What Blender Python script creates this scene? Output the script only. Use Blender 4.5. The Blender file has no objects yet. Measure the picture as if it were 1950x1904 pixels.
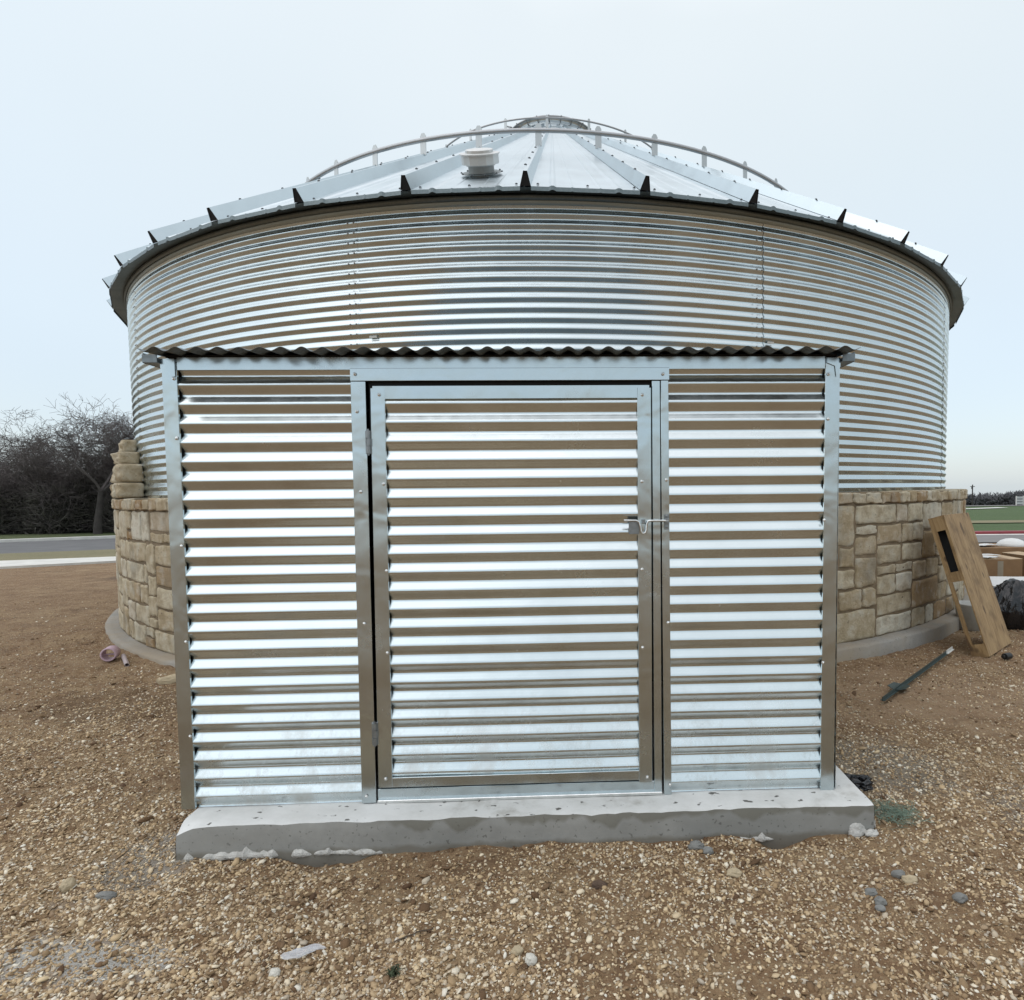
import bpy, math, random
import numpy as np
from mathutils import Vector, Matrix
C = bpy.context.scene
COL = C.collection
R = math.radians
random.seed(7)
rng = np.random.default_rng(7)

# ---------------------------------------------------------------- camera
EYE = 1.45
cam = bpy.data.cameras.new('camera'); cam_o = bpy.data.objects.new('camera', cam); COL.objects.link(cam_o)
PITCH, ROLL = 0.0522, 0.0107
fw = Vector((0, math.cos(PITCH), -math.sin(PITCH)))
up0 = Vector((0, math.sin(PITCH), math.cos(PITCH)))
rt0 = Vector((1, 0, 0))
cr, sr = math.cos(ROLL), math.sin(ROLL)
rt = rt0 * cr + up0 * -sr
up = rt0 * sr + up0 * cr
M4 = Matrix((rt, up, -fw)).transposed().to_4x4()
M4.translation = Vector((0, 0, EYE))
cam_o.matrix_world = M4
cam.sensor_fit = 'HORIZONTAL'; cam.sensor_width = 36
cam.lens = 1176.1 / 1950 * 36
cam.shift_x = (975 - 1131.8) / 1950
cam.shift_y = (995.78 - 952) / 1950
cam.clip_start = 0.05; cam.clip_end = 3000
C.camera = cam_o

# ---------------------------------------------------------------- world, sun, exposure
w = bpy.data.worlds.new('World'); C.world = w; w.use_nodes = True
nt = w.node_tree; nt.nodes.clear()
def N(t, typ, **k):
    n = t.nodes.new(typ)
    for a, b in k.items(): setattr(n, a, b)
    return n
sky = N(nt, 'ShaderNodeTexSky', sky_type='NISHITA'); sky.sun_disc = False
SUN_EL, SUN_AZ = R(48), R(245)
sky.sun_elevation = SUN_EL; sky.sun_rotation = SUN_AZ; sky.dust_density = 1; sky.air_density = 1
bg1 = N(nt, 'ShaderNodeBackground'); bg1.inputs[1].default_value = 0.05
tc = N(nt, 'ShaderNodeTexCoord'); sep = N(nt, 'ShaderNodeSeparateXYZ')
nt.links.new(tc.outputs['Generated'], sep.inputs[0])
ramp = N(nt, 'ShaderNodeValToRGB')
el = ramp.color_ramp.elements
def stops(r, st):
    while len(r.color_ramp.elements) < len(st): r.color_ramp.elements.new(0.5)
    for e, (p, c) in zip(r.color_ramp.elements, st):
        e.position = p; e.color = (*c, 1) if len(c) == 3 else c
stops(ramp, [(0.0, (.46, .515, .56)), (0.06, (.50, .555, .595)), (0.22, (.585, .645, .665)), (0.45, (.66, .715, .71)), (0.62, (.73, .775, .765)), (0.85, (1.14, 1.12, 1.10)), (1.0, (1.56, 1.52, 1.50))])
cl = N(nt, 'ShaderNodeTexNoise'); cl.inputs['Scale'].default_value = 1.6; cl.inputs['Detail'].default_value = 3
nt.links.new(tc.outputs['Generated'], cl.inputs['Vector'])
mr = N(nt, 'ShaderNodeMapRange'); mr.inputs[1].default_value = .3; mr.inputs[2].default_value = .7; mr.inputs[3].default_value = -.06; mr.inputs[4].default_value = .06
ad = N(nt, 'ShaderNodeMath', operation='ADD')
nt.links.new(cl.outputs[0], mr.inputs[0]); nt.links.new(mr.outputs[0], ad.inputs[0]); nt.links.new(sep.outputs[2], ad.inputs[1])
nt.links.new(ad.outputs[0], ramp.inputs[0])
bg2 = N(nt, 'ShaderNodeBackground'); bg2.inputs[1].default_value = 1.0
nt.links.new(sky.outputs[0], bg1.inputs[0]); nt.links.new(ramp.outputs[0], bg2.inputs[0])
ash = N(nt, 'ShaderNodeAddShader'); out = N(nt, 'ShaderNodeOutputWorld')
nt.links.new(bg1.outputs[0], ash.inputs[0]); nt.links.new(bg2.outputs[0], ash.inputs[1]); nt.links.new(ash.outputs[0], out.inputs[0])

sun = bpy.data.lights.new('sun', 'SUN'); sun.energy = 0.5; sun.angle = R(80); sun.color = (1, .98, .95)
sun_o = bpy.data.objects.new('sun', sun); COL.objects.link(sun_o)
sd = Vector((math.sin(SUN_AZ) * math.cos(SUN_EL), math.cos(SUN_AZ) * math.cos(SUN_EL), math.sin(SUN_EL)))
sun_o.rotation_euler = sd.to_track_quat('Z', 'Y').to_euler()

C.view_settings.view_transform = 'Standard'; C.view_settings.look = 'None'
C.view_settings.exposure = 0.07; C.view_settings.gamma = 1
try: C.view_settings.use_curve_mapping = False
except Exception: pass
C.render.engine = 'CYCLES'

# ---------------------------------------------------------------- helpers
def vnoise(x, y, seed=0):
    x = np.asarray(x, float); y = np.asarray(y, float)
    xi = np.floor(x).astype(np.int64); yi = np.floor(y).astype(np.int64)
    fx = x - xi; fy = y - yi
    fx = fx * fx * (3 - 2 * fx); fy = fy * fy * (3 - 2 * fy)
    def h(a, b):
        n = (a * 374761393 + b * 668265263 + seed * 974634777) & 0xffffffff
        n = ((n ^ (n >> 13)) * 1274126177) & 0xffffffff
        return ((n ^ (n >> 16)) & 0xffff) / 65535.0
    return (h(xi, yi) * (1 - fx) + h(xi + 1, yi) * fx) * (1 - fy) + (h(xi, yi + 1) * (1 - fx) + h(xi + 1, yi + 1) * fx) * fy
def fbm(x, y, seed=0, o=4):
    s = 0; a = .5
    for i in range(o):
        s = s + a * (vnoise(x, y, seed + i) - .5); x = x * 2.03 + 11; y = y * 2.03 + 7; a *= .5
    return s

def new_mesh(name, verts, faces, mats, smooth=False, midx=None):
    me = bpy.data.meshes.new(name)
    verts = np.asarray(verts, dtype=np.float32).reshape(-1, 3)
    if isinstance(faces, np.ndarray):
        k = faces.shape[1]; nf = faces.shape[0]
        me.vertices.add(len(verts)); me.vertices.foreach_set('co', verts.ravel())
        me.loops.add(nf * k); me.loops.foreach_set('vertex_index', faces.astype(np.int32).ravel())
        me.polygons.add(nf); me.polygons.foreach_set('loop_start', np.arange(0, nf * k, k, dtype=np.int32))
        me.update(calc_edges=True)
    else:
        me.from_pydata([tuple(v) for v in verts.tolist()], [], faces)
    if not isinstance(mats, (list, tuple)): mats = [mats]
    for m in mats: me.materials.append(m)
    if midx is not None: me.polygons.foreach_set('material_index', np.asarray(midx, dtype=np.int32))
    if smooth: me.polygons.foreach_set('use_smooth', np.ones(len(me.polygons), dtype=bool))
    me.update()
    return me
def tag(o, label=None, cat=None, group=None, kind=None):
    if label: o['label'] = label
    if cat: o['category'] = cat
    if group: o['group'] = group
    if kind: o['kind'] = kind
    return o
def empty(name, loc=(0, 0, 0), rz=0):
    o = bpy.data.objects.new(name, None); COL.objects.link(o); o.location = loc; o.rotation_euler = (0, 0, rz); o.empty_display_size = .1
    return o
def link(name, me, parent=None):
    o = bpy.data.objects.new(name, me); COL.objects.link(o)
    if parent: o.parent = parent
    return o

class MB:
    def __init__(s): s.v = []; s.f = []; s.m = []; s.sm = []
    def add(s, vs, fs, mi=0, smooth=False):
        b = len(s.v); s.v += [tuple(map(float, v)) for v in vs]
        s.f += [tuple(b + i for i in f) for f in fs]; s.m += [mi] * len(fs); s.sm += [smooth] * len(fs)
        return s
    def box(s, x0, x1, y0, y1, z0, z1, mi=0, bev=0.0, mat=None):
        if bev <= 0:
            vs = [(x, y, z) for z in (z0, z1) for y in (y0, y1) for x in (x0, x1)]
            fs = [(0, 2, 3, 1), (4, 5, 7, 6), (0, 1, 5, 4), (2, 6, 7, 3), (0, 4, 6, 2), (1, 3, 7, 5)]
        else:
            b = min(bev, (x1 - x0) / 3, (y1 - y0) / 3, (z1 - z0) / 3)
            import bmesh
            bm = bmesh.new(); bmesh.ops.create_cube(bm, size=1)
            for v in bm.verts: v.co = Vector(((x0 + x1) / 2 + v.co.x * (x1 - x0), (y0 + y1) / 2 + v.co.y * (y1 - y0), (z0 + z1) / 2 + v.co.z * (z1 - z0)))
            bmesh.ops.bevel(bm, geom=list(bm.edges), offset=b, segments=1, affect='EDGES')
            bm.verts.ensure_lookup_table()
            vs = [v.co.copy() for v in bm.verts]; fs = [tuple(v.index for v in f.verts) for f in bm.faces]; bm.free()
        if mat is not None: vs = [mat @ Vector(v) for v in vs]
        return s.add(vs, fs, mi)
    def tube(s, pts, rad, n=8, mi=0, caps=True, smooth=True, hollow=False):
        pts = [Vector(p) for p in pts]; m = len(pts)
        rads = rad if isinstance(rad, (list, tuple)) else [rad] * m
        vs = []; prev = None
        for i, p in enumerate(pts):
            t = (pts[min(i + 1, m - 1)] - pts[max(i - 1, 0)]).normalized()
            if prev is None:
                a = Vector((0, 0, 1)) if abs(t.z) < .9 else Vector((1, 0, 0))
                u = t.cross(a).normalized()
            else:
                u = (prev - t * prev.dot(t)).normalized()
            prev = u; v = t.cross(u)
            for k in range(n):
                an = 2 * math.pi * k / n
                vs.append(p + (u * math.cos(an) + v * math.sin(an)) * rads[i])
        fs = [(i * n + k, i * n + (k + 1) % n, (i + 1) * n + (k + 1) % n, (i + 1) * n + k) for i in range(m - 1) for k in range(n)]
        s.add(vs, fs, mi, smooth)
        if caps:
            s.add(vs[:n], [tuple(range(n - 1, -1, -1))], mi); s.add(vs[-n:], [tuple(range(n))], mi)
        return s
    def lathe(s, prof, n=32, cx=0, cy=0, mi=0, smooth=True, a0=0, a1=2 * math.pi):
        full = abs(a1 - a0 - 2 * math.pi) < 1e-6
        nn = n if full else n + 1
        vs = [(cx + r * math.sin(a0 + (a1 - a0) * k / n), cy - r * math.cos(a0 + (a1 - a0) * k / n), z) for r, z in prof for k in range(nn)]
        fs = []
        for i in range(len(prof) - 1):
            for k in range(n):
                k2 = (k + 1) % nn
                fs.append((i * nn + k, i * nn + k2, (i + 1) * nn + k2, (i + 1) * nn + k))
        return s.add(vs, fs, mi, smooth)
    def dome(s, c, nrm, r, h, n=8, mi=0):
        c = Vector(c); nrm = Vector(nrm).normalized(); a = Vector((0, 0, 1)) if abs(nrm.z) < .9 else Vector((1, 0, 0))
        u = nrm.cross(a).normalized(); v = nrm.cross(u)
        vs = []
        for rr, hh in ((r, 0), (r * .85, h * .6), (r * .4, h)):
            for k in range(n):
                an = 2 * math.pi * k / n; vs.append(c + (u * math.cos(an) + v * math.sin(an)) * rr + nrm * hh)
        fs = [(i * n + k, i * n + (k + 1) % n, (i + 1) * n + (k + 1) % n, (i + 1) * n + k) for i in range(2) for k in range(n)] + [tuple(range(2 * n, 3 * n))]
        return s.add(vs, fs, mi, False)
    def mesh(s, name, mats, off=None):
        v = np.array(s.v, dtype=np.float32)
        if off is not None: v = v - np.array(off, dtype=np.float32)
        me = new_mesh(name, v, s.f, mats)
        me.polygons.foreach_set('material_index', np.array(s.m, dtype=np.int32)); me.polygons.foreach_set('use_smooth', np.array(s.sm, dtype=bool)); me.update()
        return me
    def build(s, name, mats, parent=None, off=None):
        return link(name, s.mesh(name, mats, off), parent)

# ---------------------------------------------------------------- materials
def mat(name):
    m = bpy.data.materials.new(name); m.use_nodes = True; t = m.node_tree
    return m, t, t.nodes['Principled BSDF'], t.nodes.new('ShaderNodeTexCoord')
def noise(t, vec, scale, detail=4, rough=.55, dist=0):
    n = t.nodes.new('ShaderNodeTexNoise'); n.inputs['Scale'].default_value = scale; n.inputs['Detail'].default_value = detail
    n.inputs['Roughness'].default_value = rough; n.inputs['Distortion'].default_value = dist
    if vec: t.links.new(vec, n.inputs['Vector'])
    return n.outputs[0]
def cramp(t, fac, st):
    r = t.nodes.new('ShaderNodeValToRGB'); stops(r, st); t.links.new(fac, r.inputs[0]); return r.outputs[0]
def mix(t, fac, a, b, typ='MIX'):
    n = t.nodes.new('ShaderNodeMix'); n.data_type = 'RGBA'; n.blend_type = typ
    for k, x in ((0, fac), (6, a), (7, b)):
        if hasattr(x, 'is_output') or isinstance(x, bpy.types.NodeSocket): t.links.new(x, n.inputs[k])
        else: n.inputs[k].default_value = x if k == 0 else (*x, 1)
    return n.outputs[2]
def bump(t, b, h, strength=.3, dist=.01, prev=None):
    n = t.nodes.new('ShaderNodeBump'); n.inputs['Strength'].default_value = strength; n.inputs['Distance'].default_value = dist
    t.links.new(h, n.inputs['Height'])
    if prev is not None: t.links.new(prev, n.inputs['Normal'])
    t.links.new(n.outputs[0], b.inputs['Normal']); return n.outputs[0]
def mapr(t, v, a, b, c, d):
    n = t.nodes.new('ShaderNodeMapRange'); t.links.new(v, n.inputs[0])
    for i, x in zip((1, 2, 3, 4), (a, b, c, d)): n.inputs[i].default_value = x
    return n.outputs[0]
def mmath(t, op, a, b=None):
    n = t.nodes.new('ShaderNodeMath'); n.operation = op
    for k, x in ((0, a), (1, b)):
        if x is None: continue
        if isinstance(x, bpy.types.NodeSocket): t.links.new(x, n.inputs[k])
        else: n.inputs[k].default_value = x
    return n.outputs[0]
def scaled(t, vec, s):
    n = t.nodes.new('ShaderNodeMapping'); n.inputs['Scale'].default_value = s; t.links.new(vec, n.inputs[0]); return n.outputs[0]

def galv(name, base=(.80, .815, .82), rough=.28, dent=.0, dscale=7, spangle=1.0, streak=(1, 1, 1), dust=False):
    m, t, b, tc = mat(name); o = tc.outputs['Object']
    b.inputs['Metallic'].default_value = 1
    vor = t.nodes.new('ShaderNodeTexVoronoi'); vor.inputs['Scale'].default_value = 90; t.links.new(o, vor.inputs['Vector'])
    sp = t.nodes.new('ShaderNodeSeparateColor'); t.links.new(vor.outputs['Color'], sp.inputs[0])
    big = noise(t, scaled(t, o, streak), 3.5, 5, .6)
    c = mix(t, mapr(t, big, .3, .7, 0, 1), tuple(x * .90 for x in base), base)
    c = mix(t, mapr(t, sp.outputs[0], 0, 1, 0, .08 * spangle), c, (.62, .64, .66))
    t.links.new(c, b.inputs['Base Color'])
    rr = mmath(t, 'ADD', mapr(t, big, .3, .7, rough - .05, rough + .07), mapr(t, sp.outputs[1], 0, 1, -.012, .014))
    t.links.new(rr, b.inputs['Roughness'])
    nb = bump(t, b, noise(t, o, 9, 2), .05, .004)
    if dent > 0: bump(t, b, noise(t, o, dscale, 2, .5, .6), dent, .02, nb)
    if dust:
        sz = t.nodes.new('ShaderNodeSeparateXYZ'); t.links.new(o, sz.inputs[0])
        f = mmath(t, 'MULTIPLY', mapr(t, sz.outputs[2], .62, .14, 0, 1), mapr(t, noise(t, scaled(t, o, (1, 1, .6)), 7, 6, .7), .48, .70, 0, .42))
        c = mix(t, f, c, (.30, .22, .14)); t.links.new(c, b.inputs['Base Color'])
        t.links.new(mmath(t, 'ADD', rr, mmath(t, 'MULTIPLY', f, .5)), b.inputs['Roughness'])
        t.links.new(mmath(t, 'SUBTRACT', 1.0, f), b.inputs['Metallic'])
    return m
def plain(name, col, rough=.6, metal=0, var=.15, scale=8, bs=.2, bd=.004):
    m, t, b, tc = mat(name); o = tc.outputs['Object']
    n = noise(t, o, scale, 5)
    c = mix(t, mapr(t, n, .3, .7, 0, 1), tuple(x * (1 - var) for x in col), tuple(min(1, x * (1 + var)) for x in col))
    t.links.new(c, b.inputs['Base Color']); b.inputs['Roughness'].default_value = rough; b.inputs['Metallic'].default_value = metal
    if bs: bump(t, b, noise(t, o, scale * 5, 4), bs, bd)
    return m

M = {}
M['wall_sheet'] = galv('galvanised_tank_sheet', (.585, .66, .685), .25, dent=.12, dscale=2.2, streak=(1, 1, .5))
M['shed_sheet'] = galv('galvanised_shed_sheet', (.71, .775, .79), .21, dent=.08, dscale=3, spangle=.5, dust=True)
M['trim'] = galv('galvanised_trim', (.575, .65, .675), .22, dent=.38, dscale=5)
M['roof_sheet'] = galv('galvanised_roof_sheet', (.60, .68, .72), .34, dent=.15, dscale=3)
M['pipe'] = galv('galvanised_pipe', (.42, .43, .44), .45)
M['eave'] = galv('galvanised_eave', (.17, .20, .205), .45, dent=.1)  # dark base puts the soffit's shade into the metal colour
M['vent'] = plain('vent_white_metal', (.62, .63, .62), .4, .35, .06)
M['dark_foam'] = plain('dark_foam', (.02, .02, .022), .9)
M['rubber'] = plain('rubber_washer', (.09, .10, .11), .7)
M['hinge'] = plain('zinc_hinge', (.28, .30, .31), .4, .8, .2, 40)
M['bright'] = plain('bright_zinc', (.75, .76, .75), .25, 1, .1, 40)
M['dark_trim'] = galv('shaded_trim', (.20, .225, .235), .4, dent=.3)  # galvanised trim with shade under the roof edge painted into its base
M['roof_under'] = galv('shed_roof_sheet', (.13, .15, .16), .38, dent=.3)  # dark base stands in for the sheet's shaded underside
M['inside'] = plain('interior_shade', (.02, .02, .02), .9)  # near-black colour stands in for shade within the shed and crate

# concrete
def concrete(name, base, dark, stain=False):
    m, t, b, tc = mat(name); o = tc.outputs['Object']
    n1 = noise(t, o, 2.2, 6, .6); n2 = noise(t, o, 18, 5, .6)
    c = mix(t, mapr(t, n1, .32, .68, 0, 1), dark, base)
    c = mix(t, mapr(t, n2, .35, .7, 0, .5), c, tuple(x * .7 for x in base))
    pit = cramp(t, noise(t, o, 55, 2), [(.30, (1, 1, 1)), (.36, (0, 0, 0))])
    c = mix(t, mmath(t, 'MULTIPLY', pit, .55), c, (.07, .065, .055))
    t.links.new(c, b.inputs['Base Color']); b.inputs['Roughness'].default_value = .9
    bump(t, b, n2, .35, .008)
    return m, t, b, o, c
m, t, b, o, c = concrete('grey_concrete', (.33, .315, .285), (.24, .23, .21))
c = mix(t, mapr(t, noise(t, o, 1.3, 5, .6), .40, .60, 0, .65), c, (.30, .235, .155))
t.links.new(c, b.inputs['Base Color']); M['concrete'] = m
m, t, b, o, c = concrete('slab_side_concrete', (.34, .335, .315), (.24, .24, .225))
sx = t.nodes.new('ShaderNodeSeparateXYZ'); t.links.new(o, sx.inputs[0])
line = noise(t, scaled(t, o, (1, 0, 0)), 5, 2, .4)
drip = noise(t, scaled(t, o, (1, 1, .12)), 9, 2)
band = mapr(t, mmath(t, 'ADD', line, mmath(t, 'MULTIPLY', drip, .7)), .66, 1.05, 0, .06)
wet = mapr(t, mmath(t, 'SUBTRACT', sx.outputs[2], mmath(t, 'SUBTRACT', .121, band)), -.009, .007, 0, 1)
wx = mapr(t, sx.outputs[0], .75, .9, 0, 1); wet = mmath(t, 'MULTIPLY', wet, wx)
c2 = mix(t, mmath(t, 'MULTIPLY', wet, .62), c, (.14, .13, .098))
lowd = mapr(t, mmath(t, 'ADD', sx.outputs[2], mmath(t, 'MULTIPLY', noise(t, o, 12, 3), .04)), .028, .045, .6, 0)
c2 = mix(t, lowd, c2, (.14, .12, .085))
t.links.new(c2, b.inputs['Base Color']); M['slab_side'] = m
m, t, b, tc = mat('slab_top_limewash'); o = tc.outputs['Object']
n1 = noise(t, o, 4, 6, .65)
c = cramp(t, n1, [(.30, (.42, .41, .38)), (.42, (.60, .60, .58)), (.62, (.70, .70, .685))])
sp = cramp(t, noise(t, scaled(t, o, (1, 1.6, 1)), 17, 3, .5), [(.315, (1, 1, 1)), (.35, (0, 0, 0))])
c = mix(t, mmath(t, 'MULTIPLY', sp, .9), c, (.06, .055, .045))
t.links.new(c, b.inputs['Base Color']); b.inputs['Roughness'].default_value = .85
bump(t, b, noise(t, o, 30, 4), .25, .006); M['slab_top'] = m
M['white_concrete'] = plain('spilled_concrete', (.50, .49, .46), .9, 0, .2, 25, .6, .01)
# stone
m, t, b, tc = mat('limestone_block'); o = tc.outputs['Object']
geo = t.nodes.new('ShaderNodeNewGeometry')
rnd = geo.outputs['Random Per Island']
hue = cramp(t, rnd, [(0, (.60, .50, .34)), (.2, (.76, .68, .51)), (.4, (.54, .42, .26)), (.55, (.72, .625, .45)), (.70, (.38, .225, .095)), (.77, (.82, .77, .64)), (.9, (.66, .56, .39)), (1, (.45, .32, .17))])
n1 = noise(t, o, 9, 6, .65); n2 = noise(t, o, 3.2, 3)
c = mix(t, mapr(t, n1, .46, .64, 0, .6), hue, (.37, .27, .15))
c = mix(t, mapr(t, n1, .50, .30, 0, .7), c, (.70, .67, .58))
c = mix(t, mapr(t, n2, .55, .75, 0, .55), c, (.27, .25, .21))
spk = cramp(t, noise(t, o, 38, 3, .6), [(.28, (1, 1, 1)), (.36, (0, 0, 0))])
c = mix(t, mmath(t, 'MULTIPLY', spk, .6), c, (.12, .085, .05))
t.links.new(c, b.inputs['Base Color']); b.inputs['Roughness'].default_value = .92
nb = bump(t, b, noise(t, o, 34, 6, .8), 1.0, .03); M['stone'] = m
M['mortar'] = plain('brown_mortar', (.17, .125, .075), .95, 0, .25, 14, .6, .01)

# ground
m, t, b, tc = mat('dirt_ground'); o = tc.outputs['Object']
g1 = noise(t, o, .55, 5, .6); g2 = noise(t, o, 3.1, 6, .65); g3 = noise(t, o, 24, 5, .7); g4 = noise(t, o, 90, 3, .6)
c = cramp(t, g2, [(.28, (.13, .074, .037)), (.45, (.23, .142, .074)), (.60, (.31, .210, .115)), (.78, (.41, .295, .175))])
c = mix(t, mapr(t, g1, .38, .64, 0, .55), c, (.185, .098, .046))
c = mix(t, mapr(t, g3, .48, .72, 0, .65), c, (.40, .30, .175))
c = mix(t, mapr(t, g3, .46, .28, 0, .6), c, (.10, .06, .032))
vo = t.nodes.new('ShaderNodeTexVoronoi'); vo.inputs['Scale'].default_value = 75; vo.inputs['Randomness'].default_value = 1; t.links.new(o, vo.inputs['Vector'])
sc = t.nodes.new('ShaderNodeSeparateColor'); t.links.new(vo.outputs['Color'], sc.inputs[0])
pebm = mmath(t, 'MULTIPLY', mapr(t, vo.outputs['Distance'], .38, .28, 0, 1), mapr(t, sc.outputs[0], .55, .6, 0, 1))
pc = cramp(t, sc.outputs[1], [(0, (.30, .22, .13)), (.5, (.46, .37, .25)), (1, (.60, .53, .40))])
c = mix(t, mmath(t, 'MULTIPLY', pebm, .85), c, pc)
# patches of grey concrete dust with their own outline
def patch(c, px, py, rx, ry, col, k=1.0, z=5):
    mp = t.nodes.new('ShaderNodeMapping'); mp.vector_type = 'POINT'
    mp.inputs['Location'].default_value = (-px / rx, -py / ry, 0); mp.inputs['Scale'].default_value = (1 / rx, 1 / ry, 0)
    t.links.new(o, mp.inputs[0]); ln = t.nodes.new('ShaderNodeVectorMath'); ln.operation = 'LENGTH'; t.links.new(mp.outputs[0], ln.inputs[0])
    f = mmath(t, 'ADD', ln.outputs['Value'], mapr(t, noise(t, o, z, 6, .7), .3, .7, -.5, .5))
    return mix(t, mapr(t, f, 1.0, .55, 0, k), c, col)
c = patch(c, -1.62, 1.86, .36, .14, (.47, .455, .42), .95)
c = patch(c, 1.492, 3.186, .45, .40, (.21, .19, .155), .75)
c = patch(c, -1.797, 2.370, .22, .30, (.33, .31, .27), .7)
c = patch(c, 1.953, 2.699, .25, .25, (.23, .205, .17), .6)
c = patch(c, -5.706, 11.222, 3.5, .7, (.12, .075, .045), .8, 2)
c = patch(c, -3.241, 4.239, .9, .5, (.15, .095, .05), .6, 3)
c = patch(c, 2.389, 4.252, 1.0, .7, (.36, .25, .155), .5, 3)
c = patch(c, -3.102, 1.803, .9, .25, (.22, .185, .14), .5, 4)
t.links.new(c, b.inputs['Base Color']); b.inputs['Roughness'].default_value = .95
nb = bump(t, b, g3, 1.0, .035); nb = bump(t, b, pebm, .5, .006, nb); bump(t, b, g4, .5, .004, nb)
M['dirt'] = m
def grassmat(name, a, bcol, cc):
    m, t, b, tc = mat(name); o = tc.outputs['Object']
    c = mix(t, mapr(t, noise(t, o, .25, 5, .6), .35, .65, 0, 1), a, bcol)
    c = mix(t, mapr(t, noise(t, scaled(t, o, (1, 1, 1)), 9, 5, .7), .45, .7, 0, .7), c, cc)
    t.links.new(c, b.inputs['Base Color']); b.inputs['Roughness'].default_value = .95
    bump(t, b, noise(t, o, 30, 4), .8, .04); return m
M['grass'] = grassmat('green_field_grass', (.045, .085, .022), (.06, .105, .03), (.10, .12, .045))
M['dry_grass'] = grassmat('dry_grass', (.20, .18, .10), (.26, .225, .135), (.14, .135, .07))
M['verge'] = grassmat('dark_verge_grass', (.07, .095, .03), (.09, .11, .04), (.05, .06, .03))
M['asphalt'] = plain('asphalt', (.125, .125, .127), .9, 0, .15, 1.5, .3, .01)
M['asphalt2'] = plain('worn_asphalt', (.19, .18, .175), .9, 0, .15, 1.5, .3, .01)
M['kerb'] = plain('kerb_concrete', (.62, .61, .57), .85, 0, .12, 3)
M['redkerb'] = plain('red_painted_kerb', (.24, .035, .045), .6, 0, .15, 5)
M['bark'] = plain('bark', (.05, .044, .04), .95, 0, .3, 6, .4, .02)
M['twig'] = plain('twigs', (.115, .100, .096), .95, 0, .3, 3, 0)
M['brush'] = plain('brush_undergrowth', (.085, .080, .066), .95, 0, .45, 1.2, 0)
M['farwood'] = plain('far_woods', (.085, .085, .09), .95, 0, .3, .15, 0)

# ---------------------------------------------------------------- ground sheet
def gz(y):
    y = np.asarray(y, float); d = y - 9.0
    s = np.where(d > 1.5, d, np.where(d < -1.5, 0, (d + 1.5) ** 2 / 6.0))
    z = -.018 * np.minimum(s, 1200)
    return z
HOLES = [(-1.098, 2.430, .13, .06, .05), (0.758, 2.493, .10, .05, .07), (-1.753, 2.299, .11, .09, .05), (-1.976, 2.097, .12, .08, .03)]
def gh(x, y):
    x = np.asarray(x, float); y = np.asarray(y, float)
    z = gz(y)
    near = np.exp(-np.maximum(0, np.hypot(x, y) - 9) / 6)
    r = .050 * fbm(x * .9, y * .9, 3, 3) + .040 * fbm(x * 4.1, y * 4.1, 9, 3) + .030 * fbm(x * 15, y * 15, 21, 3)
    amp = .55 + .9 * (vnoise(x * .8 + 5, y * .8, 77))
    z = z + (r * amp) * near - .004
    for hx, hy, ax, ay, d in HOLES:
        z = z - d * np.exp(-((x - hx) / ax) ** 2 - ((y - hy) / ay) ** 2)
    # dirt heaped a little at the left of the tank
    z = z + .0 * x
    # black dirt lip in front of the pale footpath
    return z
def axis(lo, hi, step, far, g=1.18):
    a = list(np.arange(lo, hi, step)); s = step; v = a[-1]
    while v < far: s *= g; v += s; a.append(v)
    s = step; v = a[0]; pre = []
    while v > -far: s *= g; v -= s; pre.append(v)
    return np.array(pre[::-1] + a)
xs = axis(-5.2, 5.0, .023, 1000, 1.10); ys = axis(1.0, 6.0, .023, 1000, 1.10)
X, Y = np.meshgrid(xs, ys)
Z = gh(X, Y)
nx, ny = len(xs), len(ys)
idx = np.arange(nx * ny).reshape(ny, nx)
F = np.stack([idx[:-1, :-1], idx[:-1, 1:], idx[1:, 1:], idx[1:, :-1]], -1).reshape(-1, 4)
gnd = link('ground', new_mesh('ground', np.stack([X, Y, Z], -1).reshape(-1, 3), F, M['dirt'], True)); tag(gnd, kind='structure')

def strip(name, p0, p1, q0, q1, mtl, lift=.02, thick=0, n=24, ext=0):
    """band between near edge p0-p1 and far edge q0-q1 (plan points), laid on the ground"""
    vs = []; m_ = 6
    P0, P1, Q0, Q1 = map(np.array, (p0, p1, q0, q1))
    for i in range(n + 1):
        a = P0 + (P1 - P0) * i / n; bb = Q0 + (Q1 - Q0) * i / n
        for j in range(m_ + 1):
            c = a + (bb - a) * j / m_
            vs.append((c[0], c[1], float(gz(c[1])) + lift))
    fs = [(i * (m_ + 1) + j, (i + 1) * (m_ + 1) + j, (i + 1) * (m_ + 1) + j + 1, i * (m_ + 1) + j + 1) for i in range(n) for j in range(m_)]
    mb = MB(); mb.add(vs, fs)
    if thick:
        # vertical faces along the two long edges
        for j in (0, m_):
            ed = [vs[i * (m_ + 1) + j] for i in range(n + 1)]
            vv = ed + [(x, y, z - thick) for x, y, z in ed]
            mb.add(vv, [(i, n + 1 + i, n + 2 + i, i + 1) if j == 0 else (i + 1, n + 2 + i, n + 1 + i, i) for i in range(n)])
    return mb.build(name, mtl)
def ray_strip(name, a0, a1, b0, b1, mtl, lift, thick=0, e=(-1.2, 2.2), n=30):
    A0, A1, B0, B1 = map(np.array, (a0, a1, b0, b1))
    P = lambda p, q, k: p + (q - p) * k
    return strip(name, P(A0, A1, e[0]), P(A0, A1, e[1]), P(B0, B1, e[0]), P(B0, B1, e[1]), mtl, lift, thick, n)
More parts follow.
